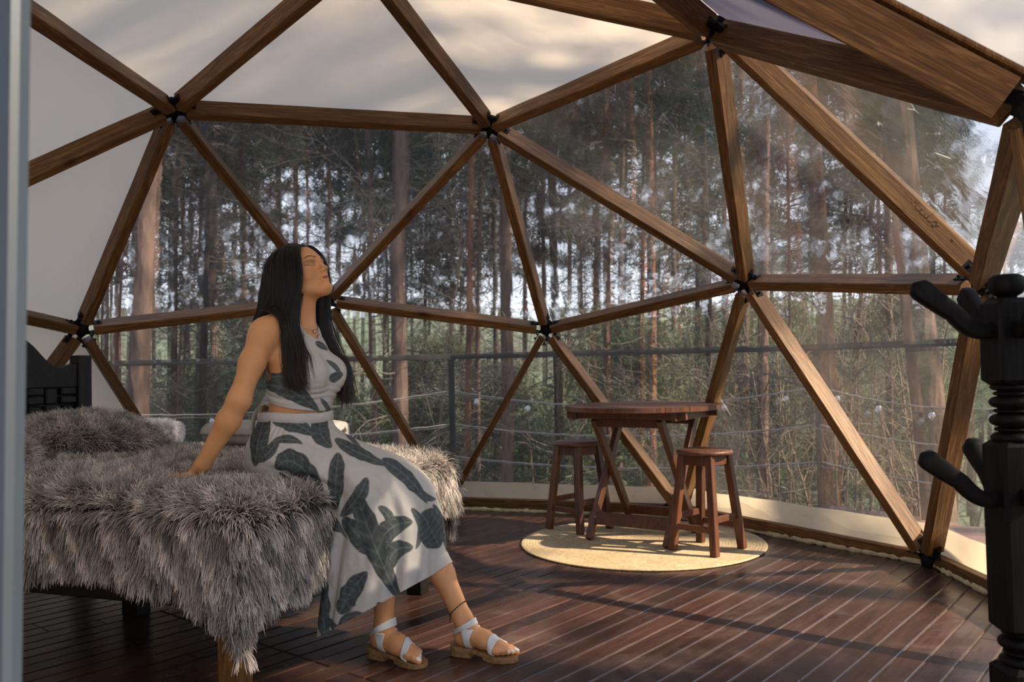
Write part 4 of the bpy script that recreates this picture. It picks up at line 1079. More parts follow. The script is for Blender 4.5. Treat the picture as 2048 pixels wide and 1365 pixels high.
def fur_strands(G, n, length, clump_r, comb_top, seed, rng_len=(.7, 1.15), k=6, droop=1.0):
    r = np.random.default_rng(seed); ns, nt = G.shape[:2]
    du = np.gradient(G, axis=0); dv = np.gradient(G, axis=1); N = np.cross(du, dv); ar = np.linalg.norm(N, axis=2); N /= ar[..., None] + 1e-12
    pr = ar.ravel() / ar.sum()
    def samp(m):
        q = r.choice(ns * nt, m, p=pr); i = q // nt; j = q % nt
        fu = np.clip(i + r.uniform(-.5, .5, m), 0, ns - 1.001); fv = np.clip(j + r.uniform(-.5, .5, m), 0, nt - 1.001)
        a = fu.astype(int); b = fv.astype(int); x = (fu - a)[:, None]; y = (fv - b)[:, None]
        P = (G[a, b] * (1 - x) + G[a + 1, b] * x) * (1 - y) + (G[a, b + 1] * (1 - x) + G[a + 1, b + 1] * x) * y
        return P, N[a, b]
    P, Nn = samp(n)
    # clumps: nearest clump centre through a voxel hash
    C, Cn = samp(int(n / 40)); h = clump_r * 1.3
    key = lambda X: (np.floor(X[:, 0] / h).astype(np.int64) * 73856093) ^ (np.floor(X[:, 1] / h).astype(np.int64) * 19349663) ^ (np.floor(X[:, 2] / h).astype(np.int64) * 83492791)
    kc = key(C); order = np.argsort(kc); kc = kc[order]; kp = key(P); ix = np.searchsorted(kc, kp); ix = np.clip(ix, 0, len(kc) - 1)
    ok = kc[ix] == kp; ci = order[ix]; cp = np.where(ok[:, None], C[ci], P)
    side = (1 - np.clip(Nn[:, 2:3], 0, 1)) # 0 on top, 1 on the side
    g = A([0, 0, -1.]); comb = np.tile(A(comb_top, float), (n, 1))
    nz = np.array([[noise.noise(Vector((c[0] * 4.5, c[1] * 4.5, c[2] * 4.5))), noise.noise(Vector((c[0] * 4.5 + 9, c[1] * 4.5, c[2] * 4.5)))] for c in cp[:, :]]) if n < 1 else None
    ca, sa = np.sin(cp[:, 0] * 9 + 2 * np.sin(cp[:, 1] * 7 + cp[:, 2] * 5)), np.cos(cp[:, 1] * 11 + 2 * np.sin(cp[:, 0] * 6 + cp[:, 2] * 7))
    swirl = np.column_stack([ca, sa, 0 * ca]) * .8
    d0 = Nn * (.75 + .25 * r.random((n, 1))) + (1 - side) * (comb + swirl) * .55 + side * (g * 1.0 + np.column_stack([ca, 0 * ca, 0 * ca]) * .25) + r.normal(0, .22, (n, 3))
    d0 /= np.linalg.norm(d0, axis=1)[:, None]
    L = length * r.uniform(*rng_len, (n, 1)); out = [P]; d = d0.copy(); seg = L / (k - 1); rn = r.normal(0, .12, (n, 3))
    for i in range(1, k):
        t = i / (k - 1)
        d = d + g * (.25 + .55 * side) * droop * t + rn * .5; nn = (d * Nn).sum(1, keepdims=True); d = d - Nn * np.minimum(nn - .06, 0) # stay outside
        d /= np.linalg.norm(d, axis=1)[:, None]
        q = out[-1] + d * seg
        out.append(q)
    S = np.stack(out, 1)
    # pull towards the clump's own strand
    base = cp - P; pull = (np.linspace(0, 1, k) ** 1.2)[None, :, None] * .80
    S = S + base[:, None, :] * pull * ok[:, None, None]
    tone = np.clip(.5 + .30 * np.sin(cp[:, 0] * 41 + 3 * np.sin(cp[:, 1] * 23) + cp[:, 2] * 37) + .22 * np.sin(cp[:, 0] * 97 + cp[:, 1] * 83 + cp[:, 2] * 61) + r.normal(0, .12, n), 0, 1)
    return S, tone
FUR_N = 190000
Gf = throw_grid(90, 80)
S, tone = fur_strands(Gf, FUR_N, .066, .026, (.1, -.45, 0), 5)
# strands do not pierce the woman's seat or hand: cut the pile short there
cx = np.exp(-(((S[:, 0, 0] + .10) / .20) ** 4 + ((S[:, 0, 1] + .30) / .17) ** 4)) * (S[:, 0, 2] > .5)
S = S[:, :1] + (S - S[:, :1]) * (1 - .75 * cx)[:, None, None]
rad = np.array([.0013, .0013, .0012, .0010, .0008, .0003])
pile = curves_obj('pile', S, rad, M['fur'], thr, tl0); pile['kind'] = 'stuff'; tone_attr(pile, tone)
# white shaggy cushion at the far side of the bed by the headboard
def blob_grid(c, rx, ry, rz_, n1=26, n2=30):
    Gg = np.zeros((n1, n2, 3))
    for i in range(n1):
        th = math.pi * .02 + (math.pi * .96) * i / (n1 - 1)
        for j in range(n2):
            ph = 2 * math.pi * j / (n2 - 1); sx = math.sin(th)
            f = lambda v: math.copysign(abs(v) ** .7, v)
            Gg[i, j] = A(c) + A([rx * f(sx * math.cos(ph)), ry * f(sx * math.sin(ph)), rz_ * f(math.cos(th))])
    return Gg
Gw = blob_grid((-1.43, .43, .690), .11, .09, .05)
cw = A([-1.43, .43, .64]); wc = empty('fluffy_cushion', tuple(cw)); tag(wc, 'small white fluffy cushion at the far edge of the bed beside the pillow bulge', 'cushion')
n1, n2 = Gw.shape[:2]
link('cover', mesh_of('cover', (Gw - cw).reshape(-1, 3), [(i * n2 + j, (i + 1) * n2 + j, (i + 1) * n2 + j + 1, i * n2 + j + 1) for i in range(n1 - 1) for j in range(n2 - 1)], M['white_leather'], True), wc)
Sw, tonew = fur_strands(Gw, 6000, .030, .012, (.2, -.2, 0), 8)
pw_ = curves_obj('pile', Sw, rad, M['fur_white'], wc, cw); pw_['kind'] = 'stuff'; tone_attr(pw_, tonew * .5 + .5)

# ------------------------------------------------------------------ the woman
# distance-field modelling: limbs are round cones blended smoothly into one surface
class Field:
    def __init__(s): s.ops = []
    def cone(s, a, b, ra, rb, k=.02, sub=False, flat=None):
        a = A(a, float); b = A(b, float); lo = np.minimum(a, b) - max(ra, rb); hi = np.maximum(a, b) + max(ra, rb)
        ab = b - a; L2 = max(ab @ ab, 1e-12)
        def fn(P):
            t = np.clip(((P - a) @ ab) / L2, 0, 1); return np.linalg.norm(P - a - t[:, None] * ab, axis=1) - (ra + (rb - ra) * t)
        s.ops.append((fn, lo, hi, k, sub)); return s
    def chain(s, pts, rads, k=.02, k0=None):
        for i in range(len(pts) - 1): s.cone(pts[i], pts[i + 1], rads[i], rads[i + 1], (k0 if (i == 0 and k0) else k))
        return s
    def ell(s, c, r, R=None, k=.02, sub=False):
        c = A(c, float); r = A(r, float); R = np.eye(3) if R is None else A(R, float); m = r.max()
        def fn(P):
            q = (P - c) @ R; k0 = np.linalg.norm(q / r, axis=1); k1 = np.linalg.norm(q / r ** 2, axis=1) + 1e-9; return k0 * (k0 - 1) / k1
        s.ops.append((fn, c - m, c + m, k, sub)); return s
    def __call__(s, P, ext=None):
        lo = P.min(0); hi = P.max(0); D = np.full(len(P), .2)
        for fn, a, b, k, sub in s.ops:
            mg = k + .03
            if (lo > b + mg).any() or (hi < a - mg).any(): continue
            d = fn(P)
            if sub: h = np.clip(.5 - .5 * (D + d) / k, 0, 1); D = D * (1 - h) - d * h + k * h * (1 - h)
            else: h = np.clip(.5 + .5 * (D - d) / k, 0, 1); D = D * (1 - h) + d * h - k * h * (1 - h)
        return D
def polygonise(fn, lo, hi, vs, bs=14):
    lo = A(lo, float); hi = A(hi, float); n = np.ceil((hi - lo) / vs / bs).astype(int)
    gr = vdb.FloatGrid(.05); 
    ii = np.stack(np.meshgrid(*[np.arange(bs)] * 3, indexing='ij'), -1).reshape(-1, 3)
    half = bs * vs * .5; rad = half * 1.733 + vs * 2
    for a in range(n[0]):
        for b in range(n[1]):
            for c in range(n[2]):
                o = A([a, b, c]) * bs; ctr = lo + (o + bs / 2) * vs
                d = fn(ctr[None])[0]
                if d > rad + .02: continue
                if d < -rad - .02:
                    gr.fill(tuple(int(v) for v in o), tuple(int(v) for v in o + bs - 1), -.05); continue
                D = fn(lo + (ii + o) * vs)
                gr.copyFromArray(np.clip(D, -.05, .05).reshape(bs, bs, bs).astype(np.float32), tuple(int(v) for v in o))
    pts, quads = gr.convertToQuads(0.0)
    return np.asarray(pts, float) * vs + lo, np.asarray(quads)[:, ::-1]
def np_mesh(name, P, Q, mat, origin):
    me = bpy.data.meshes.new(name); P = (P - origin)
    me.vertices.add(len(P)); me.vertices.foreach_set('co', P.astype(np.float32).ravel())
    nq, kk = Q.shape; me.loops.add(nq * kk); me.loops.foreach_set('vertex_index', Q.ravel().astype(np.int32))
    me.polygons.add(nq); me.polygons.foreach_set('loop_start', np.arange(nq, dtype=np.int32) * kk); me.polygons.foreach_set('loop_total', np.full(nq, kk, dtype=np.int32))
    me.polygons.foreach_set('use_smooth', np.ones(nq, dtype=bool)); me.materials.append(mat); me.update(); me.validate(); return me
def put_attr(me, name, val):
    a = me.attributes.new(name, 'FLOAT', 'POINT'); a.data.foreach_set('value', np.asarray(val, np.float32))

Y0 = -.30
WO = A([-.10, Y0, 0.0])
body = Field(); torso = Field()
def both(f):
    f(body); f(torso)
# torso: pelvis, belly, ribs, chest, shoulders (facing +x, leaning back a little)
def tors(F):
    F.ell((-.125, Y0, .695), (.115, .168, .105), k=.03)                 # pelvis
    F.ell((-.150, Y0 - .075, .665), (.105, .095, .085), k=.03); F.ell((-.150, Y0 + .075, .665), (.105, .095, .085), k=.03)
    F.ell((-.115, Y0, .80), (.092, .128, .10), k=.05)                    # waist
    F.ell((-.095, Y0, .93), (.102, .138, .115), k=.06)                   # ribs
    F.ell((-.115, Y0, 1.04), (.092, .145, .10), k=.05)                   # upper chest
    F.cone((-.135, Y0 - .125, 1.118), (-.115, Y0, 1.135), .046, .05, k=.04); F.cone((-.135, Y0 + .125, 1.118), (-.115, Y0, 1.135), .046, .05, k=.04)
    for s in (-1, 1): F.ell((-.022, Y0 + s * .064, .972), (.059, .057, .060), k=.035)   # bust
    F.cone((-.112, Y0, 1.125), (-.092, Y0, 1.235), .050, .044, k=.03)   # neck
    for s in (-1, 1):
        F.cone((-.062, Y0 + s * .012, 1.138), (-.115, Y0 + s * .135, 1.155), .010, .011, k=.022)   # collar bones
        F.cone((-.064, Y0 + s * .012, 1.14), (-.115, Y0 + s * .052, 1.27), .010, .014, k=.025)     # neck tendons
        F.cone((-.118, Y0 + s * .03, 1.20), (-.145, Y0 + s * .13, 1.15), .022, .026, k=.035)        # trapezius
tors(body); tors(torso)
# arms: both propped behind
def arm_(F, s):
    sh = A([-.142, Y0 + s * .160, 1.118]); el = A([-.180, Y0 + s * .243, .890]); wr = A([-.318, Y0 + s * .262, .672])
    F.ell(sh + A([.0, 0, -.010]), (.045, .042, .050), k=.03)
    F.chain([sh, sh * .55 + el * .45, el], [.043, .040, .036], k=.03)
    F.chain([el, el * .68 + wr * .32 + A([.004, 0, 0]), wr], [.037, .0375, .0255], k=.025)
    # hand resting on the throw, fingers pointing back (-x), slightly spread
    pal = wr + A([-.050, 0, -.040])
    F.cone(wr, pal + A([.01, 0, .004]), .024, .020, k=.015)
    for i, (oy, ln, q) in enumerate(((-.030, .062, -.20), (-.011, .072, -.06), (.010, .068, .06), (.029, .055, .22))):
        k0 = pal + A([-.026, oy * .95, -.004]); F.cone(pal + A([.018, oy * .55, .0]), k0, .0135, .0105, k=.010)
        d = A([-math.cos(q), math.sin(q), 0]); j1 = k0 + d * ln * .45 + A([0, 0, .004]); j2 = j1 + d * ln * .3 + A([0, 0, -.004]); j3 = j2 + d * ln * .25 + A([0, 0, -.007])
        F.chain([k0, j1, j2, j3], [.0098, .0086, .0078, .0066], k=.004)
    ty = -s * -1
    t0 = pal + A([.022, -s * .022, -.004]); t1 = t0 + A([-.022, -s * .026, -.006]); t2 = t1 + A([-.026, -s * .012, -.003])
    F.chain([t0, t1, t2], [.0125, .0105, .0085], k=.008)
arm_(body, -1); arm_(body, 1)
# legs
HIPN, KNN, ANN = A([-.10, -.388, .672]), A([.300, -.405, .522]), A([.252, -.350, .118])
HIPF, KNF, ANF = A([-.10, -.212, .672]), A([.290, -.205, .512]), A([.496, -.240, .125])
def leg_(F, hip, kn, an, toe_dir):
    F.chain([hip, hip * .5 + kn * .5 + A([0, 0, .008]), kn], [.088, .074, .054], k=.03)
    back = np.cross(kn - an, (0, 1, 0)); back /= np.linalg.norm(back)
    if back[0] > 0: back = -back
    m1 = kn * .72 + an * .28 + back * .014
    F.chain([kn, m1, kn * .38 + an * .62 + back * .004, an], [.050, .053, .040, .0305], k=.025)
    F.ell(kn + A([.012, 0, .002]), (.042, .040, .044), k=.02)
legs_only = Field()
for F in (body, legs_only): leg_(F, HIPN, KNN, ANN, None); leg_(F, HIPF, KNF, ANF, None)
def foot_(F, an, sole, ang, side):
    """sole: point under the heel at foot-bed height; ang: heading about z"""
    fx = A([math.cos(ang), math.sin(ang), 0]); fy = A([-math.sin(ang), math.cos(ang), 0]); up = A([0, 0, 1.])
    p = lambda x, y, z: sole + fx * x + fy * y + up * (z - .10 * x)
    F.cone(an, p(.030, 0, .052), .031, .032, k=.02)
    F.ell(p(.014, 0, .030), (.033, .030, .031), np.column_stack([fx, fy, up]), k=.02)      # heel
    F.chain([p(.045, 0, .045), p(.095, 0, .034), p(.140, 0, .022)], [.031, .028, .021], k=.02)
    F.cone(p(.015, 0, .022), p(.13, .018 * side * -1, .014), .020, .013, k=.02)
    F.ell(p(.150, 0, .016), (.034, .040, .015), np.column_stack([fx, fy, up]), k=.014)     # ball
    for s in (-1, 1): F.ell(an + fy * s * .026 + A([0, 0, -.004]), (.011, .010, .013), k=.01)   # ankle bones
    tz = .010
    big = -side
    for i, (oy, ln, rr) in enumerate(((.026, .042, .0115), (.010, .040, .0085), (-.004, .036, .0080), (-.017, .030, .0075), (-.029, .023, .0072))):
        y = oy * big; b0 = p(.158 - .006 * i, y, .012); b1 = p(.158 - .006 * i + ln * .55, y * 1.05, .013); b2 = p(.158 - .006 * i + ln, y * 1.02, .0085)
        F.chain([b0, b1, b2], [rr * 1.05, rr, rr * .92], k=.004, k0=.010)
    return p
SOLE = .026
angF = math.atan2(-.30 + .235 + .0, .215) * .6; angN = -.12
soleF = A([.478, -.232, SOLE + .012]); soleN = A([.214, -.335, SOLE + .012])
footF = Field(); footN = Field()
pF = foot_(body, ANF, soleF, -.06, -1); foot_(footF, ANF, soleF, -.06, -1); legs_tmp = leg_(footF, HIPF, KNF, ANF, None)
pN = foot_(body, ANN, soleN, -.20, 1); foot_(footN, ANN, soleN, -.20, 1); leg_(footN, HIPN, KNN, ANN, None)

# head, tilted back about 23 degrees
TH = math.radians(24); YW = math.radians(-5); HS = 1.03
hX = A([math.cos(TH) * math.cos(YW), math.cos(TH) * math.sin(YW), math.sin(TH)]); hZ = A([-math.sin(TH) * math.cos(YW), -math.sin(TH) * math.sin(YW), math.cos(TH)]); hY = np.cross(hZ, hX); HR = np.column_stack([hX, hY, hZ])
HC = A([-.092, Y0, 1.335])                     # centre of the skull
H = lambda x, y, z: HC + HS * (hX * x + hY * y + hZ * z)
def head_(F):
    F.ell(H(-.014, 0, .022), (.094, .074, .084), HR, k=.02)              # skull
    F.ell(H(.024, 0, .014), (.063, .062, .070), HR, k=.02)               # forehead
    F.ell(H(.028, 0, -.030), (.056, .055, .060), HR, k=.02)              # mid face
    F.cone(H(.034, 0, -.076), H(.068, 0, -.092), .034, .021, k=.025)      # jaw to chin
    F.ell(H(.082, 0, -.096), (.015, .018, .014), HR, k=.014)             # chin
    for s in (-1, 1):
        F.cone(H(-.012, s * .048, -.052), H(.062, s * .016, -.096), .018, .013, k=.024)   # jaw line
        F.ell(H(.048, s * .034, -.030), (.027, .023, .028), HR, k=.022)  # cheek
        F.cone(H(.0785, s * .012, .020), H(.064, s * .046, .021), .0085, .009, k=.014)    # brow ridge
        F.ell(H(.085, s * .034, -.001), (.011, .0165, .008), HR, k=.010, sub=True)         # socket
        F.ell(H(.0625, s * .034, -.003), (.0155, .0170, .0135), HR, k=.006)                # closed eye
        F.cone(H(.0795, s * .022, -.0085), H(.0700, s * .049, -.0065), .0018, .0016, k=.003) # lash margin
        F.ell(H(.0915, s * .0105, -.0345), (.0090, .0056, .0062), HR, k=.006)            # nostril wing
        F.ell(H(.0985, s * .0050, -.0405), (.0034, .0022, .0020), HR, k=.002, sub=True)  # nostril
        F.ell(H(-.012, s * .071, -.010), (.017, .006, .028), HR, k=.006)                 # ear
        F.cone(H(.0912, s * .003, -.0580), H(.083, s * .017, -.0618), .0042, .0020, k=.005)  # upper lip
        F.cone(H(.0885, s * .002, -.0672), H(.081, s * .015, -.0640), .0056, .0030, k=.006)  # lower lip
    F.cone(H(.0835, 0, .012), H(.0990, 0, -.026), .0056, .0070, k=.010)   # nose bridge
    F.ell(H(.1030, 0, -.0305), (.0078, .0074, .0068), HR, k=.008)        # nose tip
    F.cone(H(.085, 0, -.048), H(.082, 0, -.072), .0110, .0115, k=.014)    # muzzle
    F.cone(H(.0935, -.018, -.0620), H(.0935, .018, -.0620), .0013, .0013, k=.002, sub=True)  # mouth slit
    F.cone(H(-.020, 0, -.050), A([-.098, Y0, 1.19]), .047, .045, k=.03)   # neck to skull
headF = Field()
head_(body); head_(headF)

t_ = __import__('time').time()
P, Q = polygonise(body, (-.56, -.70, -.0), (.76, .06, 1.47), .0036)
# finer passes for head, feet and the near hand are stitched as separate dense regions
def cut(P, Q, keep):
    m = keep(P); f = m[Q].all(axis=1) if True else 0; Q2 = Q[f]; used = np.unique(Q2); mp = -np.ones(len(P), int); mp[used] = np.arange(len(used)); return P[used], mp[Q2]
BOX = [((-.22, -.40, 1.235), (.06, -.20, 1.47), .0019), ((.16, -.41, .03), (.44, -.27, .135), .0022), ((.43, -.31, .03), (.72, -.18, .135), .0022), ((-.48, -.64, .60), (-.30, -.48, .69), .0022)]
inb = lambda P, b, e=0: ((P > A(b[0]) + e) & (P < A(b[1]) - e)).all(axis=1)
P, Q = cut(P, Q, lambda P: ~np.any([inb(P, b, .006) for b in BOX], axis=0))
Ps, Qs, off = [P], [Q], len(P)
for lo, hi, vs in BOX:
    sub = Field(); lo_, hi_ = A(lo) - .01, A(hi) + .01
    sub.ops = [o for o in body.ops if not ((lo_ > o[2] + .05).any() or (hi_ < o[1] - .05).any())]
    p, q = polygonise(lambda X: sub(X) - .0003, lo_, hi_, vs, 12); p, q = cut(p, q, lambda X: inb(X, (lo, hi), 0)); Ps.append(p); Qs.append(q + off); off += len(p)
P = np.concatenate(Ps); Q = np.concatenate(Qs)
print('body', len(P), round(__import__('time').time() - t_, 1))

def m_skin():
    t = NT('warm_tan_skin'); wv = t.n('ShaderNodeNewGeometry').outputs['Position']
    n = t.noise(wv, 14, 5, 0.6); n2 = t.noise(wv, 420, 2, 0.5)
    c = t.ramp(n, [(0.3, (0.68, 0.315, 0.130)), (0.7, (0.76, 0.375, 0.170))])
    def at_(nm): return t.n('ShaderNodeAttribute', attribute_name=nm).outputs['Fac']
    c = t.mix(at_('blush'), c, (0.50, 0.17, 0.10)); c = t.mix(at_('lips'), c, (0.30, 0.075, 0.06)); c = t.mix(at_('lid'), c, (0.26, 0.115, 0.065)); c = t.mix(at_('dark'), c, (0.018, 0.010, 0.008)); c = t.mix(at_('nail'), c, (0.80, 0.76, 0.72))
    return t.done(t.pbsdf(c, 0.48, t.bump(n2, 0.08, 0.001), 0.35, Subsurface_Weight=0.12, Subsurface_Radius=(0.02, 0.008, 0.004), Subsurface_Scale=0.5))
M['skin'] = m_skin()
woman = empty('person', tuple(WO)); tag(woman, 'woman with long dark hair and a leaf print dress sitting on the bed', 'person')
bme = np_mesh('body', P, Q, M['skin'], WO)
L = (P - HC) @ HR / HS
def soft(d, w): return np.clip(1 - d / w, 0, 1)
def seg(Pq, a, b): 
    a = A(a); b = A(b); ab = b - a; t = np.clip(((Pq - a) @ ab) / (ab @ ab), 0, 1); return np.linalg.norm(Pq - a - t[:, None] * ab, axis=1), t
ay = L.copy(); ay[:, 1] = np.abs(ay[:, 1]); front = (L[:, 0] > .045)
def poly_d(pts, flat=True):
    best = np.full(len(L), 9.); 
    for i in range(len(pts) - 1): best = np.minimum(best, seg(ay[:, 1:], pts[i][1:], pts[i + 1][1:])[0])
    return best
brow = np.clip((.0030 - poly_d([(.0865, .014, .0185), (.082, .026, .0235), (.075, .038, .0250), (.063, .052, .0190)])) / .0014, 0, 1)
lash = np.clip((.0016 - poly_d([(.081, .021, -.0085), (.079, .030, -.0115), (.075, .041, -.0110), (.065, .053, -.0060)])) / .0010, 0, 1)
lip = np.clip((.0054 - poly_d([(.092, 0, -.0625), (.090, .009, -.0625), (.085, .0125, -.0622)])) / .002, 0, 1) * (L[:, 0] > .06)
put_attr(bme, 'dark', np.maximum(brow * .85, lash) * front); put_attr(bme, 'lips', lip * (np.abs(L[:, 1]) < .026))
put_attr(bme, 'lid', np.clip((.012 - poly_d([(.080, .024, .003), (.074, .044, .004)])) / .008, 0, 1) * front * .7)
put_attr(bme, 'blush', np.maximum(soft(np.linalg.norm(ay - A([.07, .038, -.03]), axis=1), .03) * .5, soft(np.linalg.norm(L - A([.11, 0, -.03]), axis=1), .016) * .6))
nail = np.zeros(len(P))
for pf, big in ((pF, 1), (pN, -1)):
    for i, (oy, ln, rr) in enumerate(((.026, .042, .0115), (.010, .040, .0085), (-.004, .036, .0080), (-.017, .030, .0075), (-.029, .023, .0072))):
        c = pf(.158 - .006 * i + ln + rr * .15, oy * big * 1.02, .0085 + rr * .75); nail = np.maximum(nail, np.clip((rr * .80 - np.linalg.norm(P - c, axis=1)) / .001, 0, 1))
put_attr(bme, 'nail', nail)
link('body', bme, woman)

# ------------------------------------------------------------------ dress: printed cropped top and long skirt
def Lf(pts, w, seed=0): return ([tuple(float(v) for v in (ony(x, y, Y0)[0], ony(x, y, Y0)[2])) for x, y in pts], w * 1.18 / 559.0, seed)
LEAVES = [Lf(p, w, i) for i, (p, w) in enumerate([
    ([(556, 940), (575, 905), (612, 930), (648, 1003)], 40), ([(674, 908), (667, 960), (668, 1016)], 30), ([(726, 955), (705, 995), (675, 1028)], 24),
    ([(562, 945), (620, 1012), (681, 1058)], 24), ([(705, 985), (722, 1040), (745, 1110), (790, 1188)], 40), ([(680, 1030), (712, 1068), (738, 1100)], 34),
    ([(742, 1085), (770, 1050), (815, 1040)], 34), ([(764, 1134), (776, 1095), (815, 1088)], 32), ([(672, 1205), (694, 1166), (724, 1128)], 32),
    ([(742, 1186), (775, 1206), (810, 1196)], 20), ([(632, 1095), (640, 1180), (650, 1275)], 30), ([(762, 1219), (782, 1217)], 18), ([(760, 922), (805, 950), (856, 1008)], 30),
    ([(838, 1025), (862, 1060), (886, 1098)], 62), ([(812, 1015), (834, 1048), (820, 1092)], 18), ([(548, 850), (590, 852), (626, 874)], 30), ([(536, 830), (524, 880), (516, 935)], 38),
    ([(648, 826), (640, 865), (662, 897)], 38), ([(668, 880), (710, 905), (770, 932)], 24), ([(690, 836), (700, 868), (722, 900)], 14), ([(548, 888), (580, 883), (605, 892)], 14),
    ([(520, 925), (545, 905), (560, 880)], 20), ([(672, 1240), (690, 1210), (735, 1212)], 14), ([(870, 1010), (895, 1060), (905, 1112)], 20), ([(592, 985), (640, 1010), (688, 1070)], 16), ([(745, 1010), (770, 1040), (760, 1090)], 20),
    ([(820, 960), (845, 990), (880, 1000)], 14), ([(650, 1215), (680, 1250), (700, 1272)], 18)])]
TOPL = [Lf(p, w, i + 40) for i, (p, w) in enumerate([
    ([(530, 778), (585, 792), (638, 824)], 30), ([(530, 775), (562, 764), (605, 780)], 44), ([(652, 720), (672, 733), (681, 746)], 11), ([(659, 762), (672, 752), (688, 744)], 17),
    ([(630, 688), (643, 690), (657, 696)], 14), ([(560, 745), (580, 752), (590, 770)], 16), ([(640, 800), (655, 815), (668, 838)], 10)])]
def uv_of(P): dy = P[:, 1] - Y0; return np.column_stack([P[:, 0] + .678 * dy, P[:, 2] + .14 * dy])
def leaf_print(P, leaves):
    uv = uv_of(P); m = np.zeros(len(P)); v = np.zeros(len(P))
    rough = np.array([noise.noise(Vector((a * 30, b * 30, 0))) for a, b in uv]) if len(uv) < 900000 else np.zeros(len(uv))
    for pts, w, seed in leaves:
        K = A(pts); n = 24; t = np.linspace(0, 1, n); seg_ = np.linspace(0, len(K) - 1, n)
        # smooth centre line through the control points
        if len(K) > 2:
            c = np.zeros((n, 2)); B = len(K) - 1
            for i in range(B + 1): c += (math.comb(B, i) * t ** i * (1 - t) ** (B - i))[:, None] * K[i]
            if B == 2: K2 = K.copy(); K2[1] = 2 * K[1] - .5 * (K[0] + K[2]); c = ((1 - t) ** 2)[:, None] * K2[0] + (2 * t * (1 - t))[:, None] * K2[1] + (t ** 2)[:, None] * K2[2]
        else: c = K[0] * (1 - t)[:, None] + K[1] * t[:, None]
        lo, hi = c.min(0) - w, c.max(0) + w; ix = np.where(((uv > lo) & (uv < hi)).all(1))[0]
        if not len(ix): continue
        q = uv[ix]; best = np.full(len(ix), 9.); bt = np.zeros(len(ix)); sd = np.zeros(len(ix))
        for i in range(n - 1):
            a, b = c[i], c[i + 1]; ab = b - a; tt = np.clip(((q - a) @ ab) / (ab @ ab + 1e-12), 0, 1); r = q - a - tt[:, None] * ab; d = np.linalg.norm(r, axis=1)
            k = d < best; best[k] = d[k]; bt[k] = ((i + tt) / (n - 1))[k]; sd[k] = np.sign(r[:, 0] * ab[1] - r[:, 1] * ab[0])[k]
        hw_ = w / 2 * np.clip(np.sin(np.pi * np.clip(bt, .0, 1) ** .85), 0, 1) ** .6 * (1 + .22 * rough[ix]) + .001
        mk = np.clip((hw_ - best) / .0026, 0, 1); vein = np.exp(-(best / .0022) ** 2) * .9 + .35 * (np.sin(bt * 46 + best / (w + 1e-6) * 9) > .75) + .5 * np.exp(-((hw_ * .62 - best) / .0016) ** 2) * (rough[ix] > -.1)
        k = mk > m[ix]; m[ix] = np.maximum(m[ix], mk); vv = v[ix]; vv[k] = vein[k]; v[ix] = vv
    return m, np.clip(v, 0, 1)
def m_cloth():
    t = NT('leaf_print_linen'); wv = t.n('ShaderNodeTexCoord').outputs['Object']; a = t.n('ShaderNodeAttribute', attribute_name='leaf').outputs['Fac']; b = t.n('ShaderNodeAttribute', attribute_name='vein').outputs['Fac']
    n = t.noise(wv, 30, 5, .7); f = t.noise(wv, 700, 2, .5); big = t.noise(wv, 9, 4, .6)
    wh = t.ramp(n, [(.3, (.58, .545, .50)), (.7, (.66, .625, .58))]); gr = t.ramp(n, [(.3, (.050, .060, .062)), (.7, (.105, .120, .118))])
    gr = t.mix(t.math('MULTIPLY', b, .55), gr, (.25, .27, .26)); c = t.mix(a, wh, gr)
    cr = t.n('ShaderNodeTexVoronoi', feature='DISTANCE_TO_EDGE', ins={'Vector': t.n('ShaderNodeMapping', ins={'Vector': wv, 'Scale': (1, 1, .5), 'Rotation': (.3, .6, .2)}).outputs[0], 'Scale': 9.0, 'Randomness': 1}).outputs['Distance']
    h = t.math('ADD', t.math('MULTIPLY', f, .03), t.math('ADD', t.math('MULTIPLY', big, .8), t.math('MULTIPLY', t.ramp(cr, [(0, (0, 0, 0)), (.15, (1, 1, 1))]), .25)))
    p = t.pbsdf(c, .85, t.bump(h, .55, .010), .2)
    tr = t.n('ShaderNodeBsdfTranslucent', ins={'Color': c}).outputs[0]
    return t.done(t.n('ShaderNodeMixShader', ins={0: .10, 1: p, 2: tr}).outputs[0])
M['cloth'] = m_cloth()
# top: a thin shell following the torso
def top_fn(P):
    d = torso(P); x, y, z = P.T; yy = np.abs(y - Y0)
    zu = np.where(x > -.125, np.clip(1.118 - (yy - .050) * 1.55, .955, 1.118) - .020 * np.exp(-(yy / .030) ** 2), .948)
    zu = np.where(x > -.125, zu, .948 + np.clip((x + .175) / .05, 0, 1) * .007)
    zl = .888 - np.clip((x + .20) / .20, 0, 1) * .050 - np.clip((x - .0) / .02, 0, 1) * .03
    crease = .0022 * np.sin(z * 260 + x * 60 + yy * 40) * np.exp(-((z - .90) / .03) ** 2)
    sh = np.abs(d - .006 - crease) - .0028
    return np.maximum(sh, np.maximum(z - zu, zl - z))
P2, Q2 = polygonise(lambda P: np.minimum(top_fn(P), .2), (-.30, -.50, .79), (.10, -.10, 1.14), .0026, 12)
top = np_mesh('cropped_top', P2, Q2, M['cloth'], WO); lf, vn = leaf_print(P2, TOPL); put_attr(top, 'leaf', lf); put_attr(top, 'vein', vn)
link('cropped_top', top, woman)
# halter straps up to the neck
m = MB()
for s in (-1, 1): m.tube([(-.042, Y0 + s * .045, 1.100), (-.060, Y0 + s * .056, 1.135), (-.095, Y0 + s * .058, 1.175), (-.135, Y0 + s * .035, 1.195), (-.148, Y0, 1.198)], .007, 8)
st = m.mesh('halter_strap', M['cloth']); o = link('halter_strap', st, woman, -WO)
